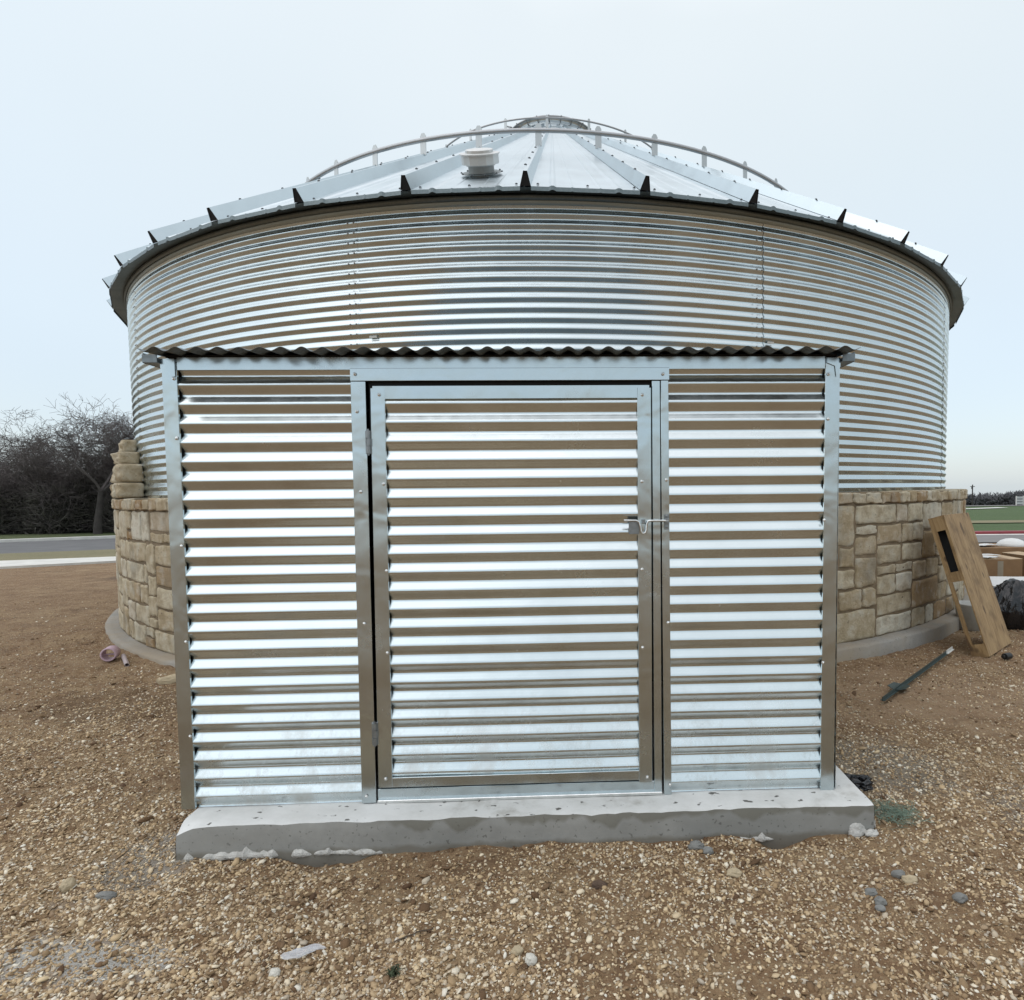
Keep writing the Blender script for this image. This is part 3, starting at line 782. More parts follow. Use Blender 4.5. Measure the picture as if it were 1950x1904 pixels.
# sides run back to the bin
def sidex(u, sgn):
    def f(V):
        W2_ = V.copy(); W2_[:, 0] = u - sgn * V[:, 1]; W2_[:, 1] = V[:, 0]; return W2_
    return f
corr_obj('side_panel', .01, 1.86, .122, 1.90, 0, shed, 1.7135, 30, sidex(.004, -1))
corr_obj('side_panel', .01, 1.86, .122, 1.90, 0, shed, 1.7135, 30, sidex(SW - .004, 1))
def trim(name, u0, u1, z0, z1, v=FV, th=.003, parent=None, mtl=None, fl=None, sl=0.0, nseg=1, wob=.0012, seed=0):
    """folded sheet strip: front face with slight waviness and returned edges. sl = sideways lean of the foot"""
    vert = (z1 - z0) > (u1 - u0); n = 40
    V = []; F = []
    rt_ = .010
    # cross profile: (offset across, depth)
    prof_ = [(0, rt_), (0, .0012), (.0012, 0), (.5, 0), (-.0012, 0), (0, .0012), (0, rt_)]
    for i in range(n + 1):
        q = i / n
        for j, (a_, d_) in enumerate(prof_):
            if vert:
                zc_ = z0 + (z1 - z0) * q; lo, hi = u0 + sl * (1 - q), u1 + sl * (1 - q)
                x = lo + a_ if j < 3 else ((lo + hi) / 2 if j == 3 else hi + a_); zz_ = zc_
            else:
                x = u0 + (u1 - u0) * q; zz_ = z0 + a_ if j < 3 else ((z0 + z1) / 2 if j == 3 else z1 + a_)
            dd = wob * 2 * (float(vnoise((x + seed) * 6, zz_ * 6 + seed * 3, 9)) - .5) * (1 if 1 < j < 5 else .6)
            V.append((x, v + d_ + dd, zz_))
    m_ = len(prof_)
    F = [(i * m_ + j, i * m_ + j + 1, (i + 1) * m_ + j + 1, (i + 1) * m_ + j) for i in range(n) for j in range(m_ - 1)]
    if vert: F = [f for f in F]
    else: F = [tuple(reversed(f)) for f in F]
    mb = MB(); mb.add(V, F, 0, False)
    # end closers
    mb.add([V[k] for k in range(m_)], [tuple(range(m_))]); mb.add([V[-m_ + k] for k in range(m_)], [tuple(range(m_ - 1, -1, -1))])
    return mb.build(name, mtl or M['trim'], parent or shed)
screw_me = None
def screw(parent, u, z, v=FV - .003, big=1.0):
    global screw_me
    if screw_me is None:
        mb = MB(); mb.dome((0, 0, 0), (0, -1, 0), .0068, .0012, 10); mb.dome((0, -.001, 0), (0, -1, 0), .0046, .0045, 8); screw_me = mb.mesh('screw', [M['bright']])
    o = link('screw', screw_me, parent); o.location = (u, v, z); return o
pl_ = trim('corner_post', 0.0, .055, .122, 1.905, seed=1, sl=-.004)
for z in (1.83, 1.60, 1.18, .80, .42): screw(pl_, .045, z)
pr_ = trim('corner_post', 2.606, 2.663, .118, 1.905, seed=2, sl=-.006)
for z in (1.84, 1.66, 1.25, .66): screw(pr_, 2.617 + (0 if z > 1.5 else -.012), z)
# corner post return along each side
for uu, s_ in ((-.001, 1), (2.664, -1)):
    mb = MB(); mb.box(min(uu, uu - .002 * s_), max(uu, uu - .002 * s_), FV + .004, .055, .122, 1.905); mb.build('post_return', M['trim'], shed)
beam = trim('header_beam', .058, 2.603, 1.862, 1.912, FV - .001, seed=3)
jl = trim('door_jamb', .716, .773, .126, 1.816, FV - .002, seed=4, sl=-.006)
for z, uu in ((1.70, .738), (1.385, .744), (.86, .742), (.155, .730)): screw(jl, uu, z, FV - .005)
jr = trim('door_jamb', 1.936, 1.967, .122, 1.816, FV - .002, seed=5, sl=.006)
for z, uu in ((1.42, 1.957), (.84, 1.962), (.165, 1.966)): screw(jr, uu, z, FV - .005)
jr2 = trim('door_stop', 1.902, 1.934, .126, 1.816, FV + .004, seed=6, wob=.002)
head = trim('door_head', .716, 1.970, 1.819, 1.868, FV - .003, seed=7)
screw(head, .735, 1.845, FV - .007, 1.4); screw(head, 1.945, 1.842, FV - .007)
sill = trim('door_sill', .772, 1.93, .128, .176, FV + .010, seed=8)
mb = MB(); mb.box(.772, 1.934, FV - .004, FV + .020, .1215, .1345, bev=.002); mb.build('sill_lip', M['bright'], shed)
# door
door = empty('door', (0, 0, 0)); door.parent = shed
corr_obj('door_sheet', .80, 1.885, .20, 1.79, -.001, door, 1.7135, 36)
sl_ = trim('door_stile', .792, .848, .189, 1.790, FV - .003, parent=door, seed=10, sl=-.014)
for z, uu in ((1.765, .826), (1.415, .834), (1.07, .836), (.74, .836), (.225, .815)): screw(sl_, uu + (0 if z > 1 else -.006), z, FV - .006)
sr_ = trim('door_stile', 1.842, 1.897, .178, 1.788, FV - .003, parent=door, seed=11, sl=-.004)
for z, uu in ((1.76, 1.862), (1.415, 1.858), (1.06, 1.856), (.74, 1.856), (.20, 1.872)): screw(sr_, uu, z, FV - .006)
trim('door_rail', .80, 1.89, 1.748, 1.800, FV - .0005, parent=door, seed=12)
trim('door_rail', .785, 1.885, .186, .226, FV - .0005, parent=door, seed=13)
mb = MB(); mb.box(.778, 1.90, .012, .016, .12, 1.82); mb.build('door_gap_shade', M['inside'], shed)  # near-black sheet painting the shade in the gaps round the door
mb = MB(); mb.box(.0, 2.66, 1.5, 1.52, .12, 1.9); mb.build('back_board', M['inside'], shed)
for z0_, z1_, uu in ((1.534, 1.625, .781), (.367, .458, .772)):
    mb = MB(); h_ = (z1_ - z0_) / 3
    for k in range(3): mb.tube([(uu + (.003 if k == 1 else 0), FV - .010, z0_ + k * h_ + .001), (uu + (.003 if k == 1 else 0), FV - .010, z0_ + (k + 1) * h_ - .001)], .0095 if k != 1 else .0085, 10)
    mb.box(uu - .013, uu + .012, FV - .006, FV + .002, z0_, z1_, bev=.002)
    mb.tube([(uu, FV - .010, z0_ - .006), (uu, FV - .010, z1_ + .006)], .004, 6)
    mb.build('hinge', M['hinge'], door)
# slide bolt with bent handle
mb = MB(); zb_ = 1.256; vb = FV - .018
mb.tube([(1.783, vb, zb_ + .004), (1.832, vb, zb_ + .003), (1.843, vb, zb_ - .002), (1.848, vb, zb_ - .018), (1.851, vb, zb_ - .040), (1.858, vb, zb_ - .050), (1.868, vb, zb_ - .048), (1.873, vb, zb_ - .036), (1.874, vb, zb_ - .012), (1.880, vb, zb_), (1.892, vb, zb_ + .002), (1.962, vb, zb_ + .001)], .0045, 8)
bolt = mb.build('slide_bolt', M['bright'], door)
mb = MB(); mb.box(1.803, 1.845, FV - .008, FV - .005, zb_ - .052, zb_ - .004, bev=.001); mb.box(1.857, 1.868, FV - .024, FV - .004, zb_ - .010, zb_ + .008, bev=.002)
mb.build('bolt_keeper', M['hinge'], door); mb = MB(); mb.box(1.949, 1.966, FV - .022, FV - .004, zb_ - .008, zb_ + .009, bev=.002); mb.box(1.948, 1.967, FV - .007, FV - .0045, zb_ - .036, zb_ + .026, bev=.001)
mb.dome((1.957, FV - .007, zb_ - .024), (0, -1, 0), .006, .005); mb.dome((1.957, FV - .007, zb_ + .019), (0, -1, 0), .006, .005); mb.build('strike_plate', M['hinge'], door)
# shed roof: corrugated sheet, ribs running front to back
ur0, ur1 = -.022, 2.700; vr0, vr1 = -.115, 2.02
nu = int((ur1 - ur0) / .0765 * 12); us = np.linspace(ur0, ur1, nu + 1)
vsn = np.linspace(vr0, vr1, 16)
U, Vv = np.meshgrid(us, vsn)
wav = (.0062 + .003 * vnoise(us * 5, us * 0, 7)) * np.sin(2 * np.pi * (us - .02) / .0765)
edge_j = .004 * (vnoise(us * 9, us * 0, 3) - .5)
Zr = 1.921 + (Vv - vr0) * .055 + wav[None, :] + np.exp(-(Vv - vr0) / .1) * edge_j[None, :]
top = np.stack([U, Vv, Zr], -1).reshape(-1, 3); bot = top.copy(); bot[:, 2] -= .0012
i_ = np.arange(len(top)).reshape(U.shape)
Ft = np.stack([i_[:-1, :-1], i_[:-1, 1:], i_[1:, 1:], i_[1:, :-1]], -1).reshape(-1, 4)
Fb = Ft[:, ::-1] + len(top)
Fe = np.array([[i_[0, k], i_[0, k] + len(top), i_[0, k + 1] + len(top), i_[0, k + 1]] for k in range(nu)])
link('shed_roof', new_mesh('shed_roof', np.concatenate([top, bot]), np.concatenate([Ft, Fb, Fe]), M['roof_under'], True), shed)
# near-black filler painting the shade under the roof sheet, and side fascia channels
mb = MB(); mb.box(.01, 2.655, -.004, .034, 1.9125, 1.922); mb.box(.01, 2.655, .06, 1.58, 1.905, 1.913); mb.build('roof_gap_shade', M['inside'], shed)
for s_, ua, ub in ((0, -.058, -.003), (1, 2.666, 2.716)):
    mb = MB()
    mb.box(ua, ub, -.035, -.032, 1.888, 1.918); mb.box(ua, ua + .003, -.0315, 1.55, 1.886, 1.924) if s_ == 0 else mb.box(ub - .003, ub, -.0315, 1.55, 1.886, 1.924)
    mb.box(ua + .004 if s_ == 0 else ua, ub if s_ == 0 else ub - .004, -.0315, 1.55, 1.887, 1.890)
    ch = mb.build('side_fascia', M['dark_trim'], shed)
    # folded tab cut on the slant over the post
    mb = MB(); x0_, x1_ = (-.002, .052) if s_ == 0 else (2.610, 2.664)
    if s_ == 0: vs = [(x0_, 1.905), (x1_, 1.905), (x1_, 1.838), (x1_ - .014, 1.836), (x0_, 1.868)]
    else: vs = [(x0_, 1.905), (x1_, 1.905), (x1_, 1.870), (x1_ - .016, 1.828), (x1_ - .022, 1.872), (x0_, 1.885)]
    n_ = len(vs); vv = [(x, FV - .006, z) for x, z in vs] + [(x, FV - .003, z) for x, z in vs]
    mb.add(vv, [tuple(range(n_)), tuple(range(2 * n_ - 1, n_ - 1, -1))] + [(i, n_ + i, n_ + (i + 1) % n_, (i + 1) % n_) for i in range(n_)])
    mb.build('folded_tab', M['trim'], shed)
# ---------------------------------------------------------------- leaning plywood crate
BLp, BRp = np.array([3.354, 5.191, 0]), np.array([3.863, 5.666, 0])
ex = (BRp - BLp) / np.linalg.norm(BRp - BLp); lean = np.array([-ex[1], ex[0], 0])
top_p = BLp + lean * .378; top_p[2] = 1.203
ey = (top_p - BLp) / np.linalg.norm(top_p - BLp); LN = np.linalg.norm(top_p - BLp)
ez = np.cross(ex, ey); ez /= np.linalg.norm(ez)
if ez[1] > 0: ez = -ez           # ez points out towards the camera side
TH = .135; WD = .69
m, t, b, tc = mat('plywood'); o = tc.outputs['Object']
n1 = noise(t, scaled(t, o, (9, 1.2, 9)), 3, 6, .6, 1.2); n2 = noise(t, o, 5, 4)
c = cramp(t, n1, [(.3, (.20, .12, .052)), (.5, (.33, .215, .10)), (.7, (.42, .29, .15))])
c = mix(t, mapr(t, n2, .48, .66, 0, .7), c, (.15, .09, .04))
kn = cramp(t, noise(t, scaled(t, o, (1, .45, 1)), 9, 1), [(.66, (0, 0, 0)), (.70, (1, 1, 1))])
c = mix(t, mmath(t, 'MULTIPLY', kn, .8), c, (.075, .04, .02))
t.links.new(c, b.inputs['Base Color']); b.inputs['Roughness'].default_value = .7; bump(t, b, n1, .25, .004)
M['ply'] = m
crate = empty('plywood_crate', tuple(BLp))
tag(crate, 'narrow open plywood crate standing on end, leaning against the round stone wall', 'crate')
Mx = Matrix((Vector(ex), Vector(ey), Vector(ez))).transposed()
crate.rotation_mode = 'QUATERNION'; crate.rotation_quaternion = Mx.to_quaternion()
sgn = 1 if Mx.determinant() > 0 else -1
# local: x across, y along the length, z outward (face at z=0, body behind)
mb = MB(); mb.box(0, WD, 0, LN, -.012, 0, bev=.002); mb.build('face_board', M['ply'], crate)
mb = MB(); mb.box(.0, WD, LN * .535, LN, -TH, -TH + .012); mb.build('back_board', M['ply'], crate)
mb = MB(); mb.box(.0, .030, 0, LN * .534, -TH, -TH + .012); mb.build('back_strip', M['ply'], crate)
mb = MB(); mb.box(.52, WD, 0, LN * .534, -TH, -TH + .012); mb.build('back_board', M['ply'], crate)
# left side board with two cut-outs (window, long open bay)
mb = MB()
zA, zB = -TH + .0125, -.0125
def sb(y0, y1, z0=zA, z1=zB): mb.box(.001, .014, y0, y1, z0, z1)
sb(LN * .53, LN * .60); sb(LN - .13, LN); sb(LN * .60, LN - .13, zA, zA + .028); sb(LN * .60, LN - .13, zB - .012, zB); mb.build('side_board', M['ply'], crate)
mb = MB(); sb(0, .115); mb.build('side_block', M['ply'], crate)
mb = MB(); sb(.1155, LN * .529, zA, zA + .020); mb.build('side_strip', M['ply'], crate)
mb = MB(); mb.box(WD - .014, WD - .001, 0, LN, zA, zB); mb.build('side_board', M['ply'], crate)
mb = MB(); mb.box(.0145, WD - .0145, LN - .014, LN - .001, zA, zB); mb.build('end_board', M['ply'], crate)
mb = MB(); mb.box(.0145, WD - .0145, .001, .014, zA, zB); mb.build('end_board', M['ply'], crate)
mb = MB(); mb.box(.0145, WD - .0145, LN * .55, LN * .57, zA, zB); mb.box(.09, .10, LN * .57, LN - .015, zA, zB); mb.build('shade_insert', M['inside'], crate)  # near-black inserts paint the shade behind the window cut-out

# ---------------------------------------------------------------- steel fence post on the ground
def gpt(x, y, lift=0): return Vector((x, y, float(gh(x, y)) + lift))
P0, P1 = Vector((1.922, 4.079, .022)), Vector((3.08, 5.27, .05))
post = empty('fence_post', (P0.x, P0.y, 0))
tag(post, 'dark green steel fence post with white tip and anchor plate, lying on the dirt', 'fence post')
Mgreen = plain('post_green_paint', (.035, .055, .052), .45, .1, .3, 30)
Mwhite = plain('post_white_tip', (.60, .60, .57), .6)
dv = (P1 - P0); Lp = dv.length; dx = dv.normalized(); dz = Vector((0, 0, 1)); dy = dz.cross(dx).normalized(); dz = dx.cross(dy)
PM = Matrix((dx, dy, dz)).transposed().to_4x4(); PM.translation = P0 - Vector((P0.x, P0.y, 0))
mb = MB(); mb.box(0, Lp * .89, -.015, .015, -.002, .002, mat=PM); mb.box(0, Lp * .89, -.002, .002, .0021, .024, mat=PM)
for k in range(22): mb.box(.03 + k * .05, .042 + k * .05, -.006, .006, -.010, -.0021, mat=PM)
mb.build('post_shaft', Mgreen, post)
mb = MB(); mb.box(Lp * .89, Lp, -.0155, .0155, -.0025, .0025, mat=PM); mb.box(Lp * .89, Lp, -.0025, .0025, .0026, .0245, mat=PM); mb.build('white_tip', Mwhite, post)
mb = MB(); pts = [(.25, -.016), (.275, -.062), (.38, -.055), (.41, -.016), (.41, .016), (.38, .055), (.275, .062), (.25, .016)]
vv = [PM @ Vector((x, y, .0035 + abs(y) * .25)) for x, y in pts] + [PM @ Vector((x, y, .0065 + abs(y) * .25)) for x, y in pts]
mb.add(vv, [(0, 1, 2, 3), (0, 3, 4, 7), (7, 4, 5, 6), (11, 10, 9, 8), (15, 12, 11, 8), (14, 13, 12, 15)] + [(i, (i + 1) % 8, 8 + (i + 1) % 8, 8 + i) for i in range(8)]); mb.build('anchor_plate', Mgreen, post)

# ---------------------------------------------------------------- pink pipe pieces on the left
px_, py_ = -4.299, 5.405
zg = float(gh(px_, py_))
pink = plain('pink_plastic', (.50, .36, .42), .5, 0, .08, 20, 0)
mb = MB(); d_ = Vector((.35, -.94, 0)); c_ = Vector((px_, py_, zg + .060)); s_ = d_.cross(Vector((0, 0, 1)))
def ringpts(r): return r
mb.tube([c_ - d_ * .055, c_ - d_ * .053, c_ + d_ * .053, c_ + d_ * .055], [.056, .060, .060, .056], 24, caps=False)
mb.tube([c_ + d_ * .055, c_ - d_ * .055], [.048, .048], 24, caps=False)
n_ = 24
def annulus(c, d, r0, r1, flip):
    u = d.cross(Vector((0, 0, 1))).normalized(); v = d.cross(u)
    vs = [c + (u * math.cos(2 * math.pi * k / n_) + v * math.sin(2 * math.pi * k / n_)) * r for r in (r0, r1) for k in range(n_)]
    fs = [(k, (k + 1) % n_, n_ + (k + 1) % n_, n_ + k) for k in range(n_)]
    mb.add(vs, fs if flip else [tuple(reversed(f)) for f in fs])
annulus(c_ + d_ * .055, d_, .048, .056, True); annulus(c_ - d_ * .055, d_, .048, .056, False)
mb.tube([c_ + s_ * .040 + Vector((0, 0, -.008)), c_ - s_ * .040 + Vector((0, 0, -.008))], .007, 8)
o = mb.build('pipe_coupling', pink, None); tag(o, 'pink plastic pipe coupling lying on the dirt left of the stone wall', 'pipe fitting')
mb = MB(); a_ = Vector((-4.226, 5.458, float(gh(-4.226, 5.458)) + .02)); b_ = Vector((-4.035, 5.247, float(gh(-4.035, 5.247)) + .018))
mb.tube([a_, b_], .018, 16, caps=False); mb.tube([b_, a_], .014, 16, caps=False)
dd_ = (b_ - a_).normalized(); n_ = 16
annulus(b_, dd_, .014, .018, True); annulus(a_, dd_, .014, .018, False)
o = mb.build('pipe_offcut', plain('grey_pink_plastic', (.38, .32, .32), .6, 0, .1), None); tag(o, 'short thin grey pipe offcut beside the pink coupling', 'pipe')

# ---------------------------------------------------------------- stuff by the right edge
card = plain('cardboard', (.25, .15, .075), .85, 0, .12, 6)
cardd = plain('cardboard_inner', (.50, .37, .235), .85, 0, .12, 6)
def cardbox(x0, x1, y0, y1, z0, z1, label, rz=0, flaps=True, group=None):
    cx_, cy_ = (x0 + x1) / 2, (y0 + y1) / 2; w_, d_, h_ = (x1 - x0) / 2, (y1 - y0) / 2, z1 - z0
    e = empty('cardboard_box', (cx_, cy_, z0), rz)
    tag(e, label, 'box', group)
    mb = MB(); mb.box(-w_, w_, -d_, d_, 0, h_, bev=.004); mb.build('box_body', card, e)
    if flaps:
        mb = MB()
        for s_ in (-1, 1):
            T = Matrix.Translation((s_ * w_, 0, h_ + .002)) @ Matrix.Rotation(s_ * R(random.uniform(-4, 6)), 4, 'Y')
            mb.box(*( (-w_ * .96, 0) if s_ > 0 else (0, w_ * .96)), -d_, d_, .002, .006, mat=T)
        mb.build('box_flaps', cardd, e)
    mb = MB(); mb.box(-.04, .05, -d_ - .0015, -d_ - .0005, .0 + h_ * .1, h_ * .9); mb.build('tape', plain('box_tape', (.30, .255, .19), .4, 0, .1), e)
    return e
gzr = lambda x, y: float(gh(x, y))
gR = float(gz(10.2))
cardbox(6.20, 6.90, 9.9, 10.55, gR - .005, gR + .30, 'open brown cardboard box with white paper on top, behind the crate', R(-3))
cardbox(7.02, 7.65, 10.0, 10.6, gR - .005, gR + .33, 'brown cardboard box at the right edge, beside the box with paper', R(6))
paper = plain('white_paper', (.68, .68, .67), .7, 0, .06, 10)
def sheet(cx_, cy_, cz_, w_, d_, rz, crump=.012, th=.004, n=8, seed=0):
    mb = MB(); vs = []
    c_, s_ = math.cos(rz), math.sin(rz)
    for l in (1, 0):
        for i in range(n + 1):
            for j in range(n + 1):
                x, y = (i / n - .5) * w_, (j / n - .5) * d_
                z = crump * 2 * float(fbm(x * 9 + seed, y * 9, 2, 3)) + crump + (th if l else 0)
                vs.append((cx_ + x * c_ - y * s_, cy_ + x * s_ + y * c_, cz_ + z))
    m_ = n + 1; q = m_ * m_
    fs = [(i * m_ + j, (i + 1) * m_ + j, (i + 1) * m_ + j + 1, i * m_ + j + 1) for i in range(n) for j in range(n)]
    fs += [tuple(q + k for k in reversed(f)) for f in fs]
    bd = [i * m_ for i in range(n + 1)] + [n * m_ + j for j in range(1, m_)] + [i * m_ + n for i in range(n - 1, -1, -1)] + [j for j in range(n - 1, 0, -1)]
    fs += [(bd[(k + 1) % len(bd)], bd[k], bd[k] + q, bd[(k + 1) % len(bd)] + q) for k in range(len(bd))]
    mb.add(vs, fs, 0, False); return mb
o = sheet(6.42, 10.08, gR + .312, .34, .24, .5, seed=1).build('paper_sheet', paper); tag(o, 'white paper sheet on the left part of the open cardboard box', 'paper')
o = sheet(6.66, 10.36, gR + .312, .26, .18, -.3, seed=5).build('paper_sheet', paper); tag(o, 'smaller white paper sheet near the back of the open cardboard box', 'paper')
q_ = sheet(6.25, 8.75, .035, 1.5, 1.0, R(-6), .006, .05, seed=9); o = q_.build('foam_board', paper); tag(o, 'white foam board lying on the dirt behind the black bin bags', 'board')
mb = MB(); mb.lathe([(.245, 0), (.25, .016), (.23, .05), (.18, .10), (.10, .132), (0, .146)], 28); mb.v = [(x + 7.86, y + 11.6, z + .33) for x, y, z in mb.v]
tag(mb.build('hard_hat', plain('white_plastic', (.72, .72, .70), .35, 0, .04)), 'white hard hat behind the cardboard boxes', 'helmet')  # dome of a hard hat resting on the carton
mb = MB(); mb.box(6.9, 9.0, 11.3, 12.2, -.06, .328, bev=.01); tag(mb.build('cardboard_carton', card), 'large flat carton under the white plastic dome', 'carton')
o = sheet(7.32, 11.55, .335, .42, .28, .2, .025, seed=13).build('paper_scrap', paper); tag(o, 'crumpled white scrap left of the plastic dome', 'paper')
o = sheet(8.35, 11.65, .335, .30, .28, .2, .04, seed=17).build('paper_scrap', paper); tag(o, 'crumpled white scrap right of the plastic dome', 'paper')
# black bin bags
m, t, b, tc = mat('black_plastic'); b.inputs['Base Color'].default_value = (.010, .010, .012, 1); b.inputs['Roughness'].default_value = .16
bump(t, b, noise(t, scaled(t, tc.outputs['Object'], (1, 1, .35)), 9, 3, .5, 1.2), .6, .05); M['bag'] = m
def bag(cx_, cy_, sx_, sy_, h_, seed, label, group='black bin bags'):
    import bmesh
    bm = bmesh.new(); bmesh.ops.create_icosphere(bm, subdivisions=5, radius=1); vs = []
    z0_ = gzr(cx_, cy_) - .01
    for v in bm.verts:
        p = v.co; a = math.atan2(p.y, p.x)
        fold = abs(math.sin(a * 6 + 6 * float(fbm(p.x * 1.3 + seed, p.y * 1.3 + p.z * .6, 4, 2)))) ** .6 * .26
        k = 1.05 + .30 * float(fbm(p.x * 1.6 + seed, p.y * 1.6 + p.z * 1.1, 7, 3)) - fold * (.75 + .25 * p.z)
        z = max(-.72, p.z) ; zz_ = (z + .72) / 1.72
        taper = 1 - .35 * max(0, zz_ - .35)
        vs.append((cx_ + p.x * sx_ * k * taper, cy_ + p.y * sy_ * k * taper, z0_ + zz_ * h_ * (1 + .2 * float(fbm(p.x * 3 + seed, p.y * 3, 5)))))
    fs = [tuple(v.index for v in f.verts) for f in bm.faces]; bm.free()
    mb = MB(); mb.add(vs, fs, 0, True)
    tag(mb.build('bin_bag', M['bag']), label, 'bin bag', group)
bag(4.36, 6.35, .36, .24, .50, 3.3, 'crumpled black plastic bin bag just right of the crate')
bag(4.93, 6.45, .34, .28, .46, 9.1, 'black plastic bin bag at the right edge of the picture')
# pail behind the crate
mb = MB(); mb.lathe([(.0, .02), (.105, .02), (.125, .24), (.133, .25), (.133, .262), (.118, .262), (.112, .10), (0, .10)], 28); mb.v = [(x * 1.1 + 3.86, y * 1.1 + 6.30, z * 1.1 + gzr(3.86, 6.30) - .02) for x, y, z in mb.v]
tag(mb.build('plastic_pail', plain('dirty_white_plastic', (.50, .50, .47), .5, 0, .12)), 'dirty white pail half hidden behind the leaning crate', 'pail')
bag(3.80, 6.75, .16, .12, .55, 5.5, 'black plastic bundle between the crate and the stone wall', None)
# black plug on the dirt
mb = MB(); mb.tube([(3.42, 5.10, .028), (3.48, 5.125, .028)], .027, 12); mb.tube([(3.415, 5.098, .028), (3.400, 5.092, .028)], .015, 10)
tag(mb.build('plastic_plug', plain('black_plug', (.015, .015, .015), .5)), 'small black plastic plug on the dirt in front of the crate', 'plug')

# ---------------------------------------------------------------- bits round the slab
def rock(x, y, sx_, sy_, sz_, mtl, label, seed, cat='stone', group=None, name='rock', rot=0, sub=3, rough=.35, sink=.35):
    z = gzr(x, y); vs, fs = lump(x, y, z + sz_ * (1 - sink) * .7, sx_, sy_, sz_, seed, rough, sub, rot)
    mb = MB(); mb.add(vs, fs, 0, False); o = mb.build(name, mtl); tag(o, label, cat, group); return o
Mw = plain('white_limestone', (.60, .575, .51), .9, 0, .1, 20, .5, .006)
Mc = plain('cream_limestone', (.44, .36, .24), .9, 0, .18, 20, .5, .006)
Mg = plain('grey_stone', (.20, .20, .19), .9, 0, .18, 20, .5, .006)
Mb = plain('rusty_clod', (.10, .065, .045), .95, 0, .3, 30, .8, .006)
rock(-0.211, 1.839, .018, .022, .020, Mw, 'white angular stone in the gravel below the middle of the slab', 3)
rock(-0.257, 1.870, .020, .016, .014, Mc, 'tan stone up against the white angular stone', 5)
rock(-0.991, 1.813, .018, .014, .014, Mw, 'white stone beside the clear plastic scrap', 8)
rock(-3.337, 4.778, .085, .055, .045, Mc, 'large cream stone on the dirt by the left end of the shed', 11, rot=.3)
rock(0.967, 2.122, .022, .016, .014, Mg, 'topmost of three grey stones in a row in the gravel, right side', 14)
rock(0.987, 2.087, .022, .018, .015, Mg, 'middle one of three grey stones in a row in the gravel', 17)
rock(0.969, 2.051, .018, .014, .012, Mg, 'lowest of three grey stones in a row in the gravel', 19)
rock(1.274, 2.101, .026, .020, .016, Mg, 'mauve grey stone alone in the gravel toward the right edge', 23)
rock(1.151, 2.213, .030, .018, .016, Mc, 'cream stone in the gravel right of the grey stone row', 29)
rock(1.126, 2.249, .028, .016, .016, Mg, 'grey green stone touching a cream stone in the gravel', 31)
rock(0.514, 2.260, .030, .020, .014, Mc, 'flat cream stone in the gravel in front of the slab', 37)
rock(-1.780, 2.162, .034, .022, .018, Mg, 'blue grey stone in the gravel below the left end of the slab', 41)
rock(-1.980, 2.233, .022, .024, .024, Mc, 'tan round stone standing in the gravel left of the slab corner', 43)
rock(0.002, 2.206, .030, .018, .014, Mb, 'dark brown clod in the gravel before the slab', 47, 'clod')
rock(-2.413, 2.108, .030, .014, .010, Mw, 'flat white stone in the gravel near the left edge', 53)
rock(0.401, 2.433, .035, .022, .022, Mg, 'grey stone pushed against the foot of the slab', 59)
rock(0.442, 2.403, .022, .018, .016, Mg, 'small grey stone in front of the one against the slab', 61)
# broken white concrete at the slab's right corner
for k, (u, v, s_, l_) in enumerate(((2.700, -.14, .042, 'large jagged lump of white concrete at the right front corner of the slab'), (2.755, -.10, .036, 'lump of white concrete round the corner of the slab, behind the largest lump'), (2.745, -.165, .022, 'small grey crumb of concrete right of the largest corner lump'))):
    x, y = local_to_world(u, v)
    rock(x, y, s_ * 1.35, s_ * .8, s_ * .75, M['white_concrete'], l_, 71 + k * 3, 'concrete lump', None, 'concrete_lump', .4, 3, .6, .2)
# black crumpled plastic
bagm = MB(); rnd_ = random.Random(5)
for k in range(12):
    x, y = 1.262 + rnd_.uniform(-.05, .05), 2.916 + rnd_.uniform(-.045, .045)
    vs, fs = lump(x, y, .030 + rnd_.uniform(-.01, .015), .036, .012, .014, k * 3.7, .8, 2, rnd_.uniform(0, 3.1)); bagm.add(vs, fs, 0, False)
tag(bagm.build('plastic_wrap', M['bag']), 'crumpled black plastic wrap on the dirt beside the slab', 'plastic')
# green tangle of mesh at the slab corner
mb = MB(); rnd_ = random.Random(8)
for k in range(150):
    a = rnd_.uniform(0, 2 * math.pi); x = 1.303 + rnd_.gauss(0, .05); y = 2.638 + rnd_.gauss(0, .04); z = gzr(x, y) + abs(rnd_.gauss(0, .02)) + .004
    pts = []; d = rnd_.uniform(.02, .06)
    for q in range(5): pts.append((x + math.cos(a) * d * (q - 2) / 2 + rnd_.uniform(-.006, .006), y + math.sin(a) * d * (q - 2) / 2 + rnd_.uniform(-.006, .006), z + rnd_.uniform(-.006, .012)))
    mb.tube(pts, .0011, 3, caps=False)
tag(mb.build('green_netting', plain('green_net', (.20, .27, .21), .6, 0, .2)), 'tangle of pale green netting on the gravel at the right end of the slab', 'netting')
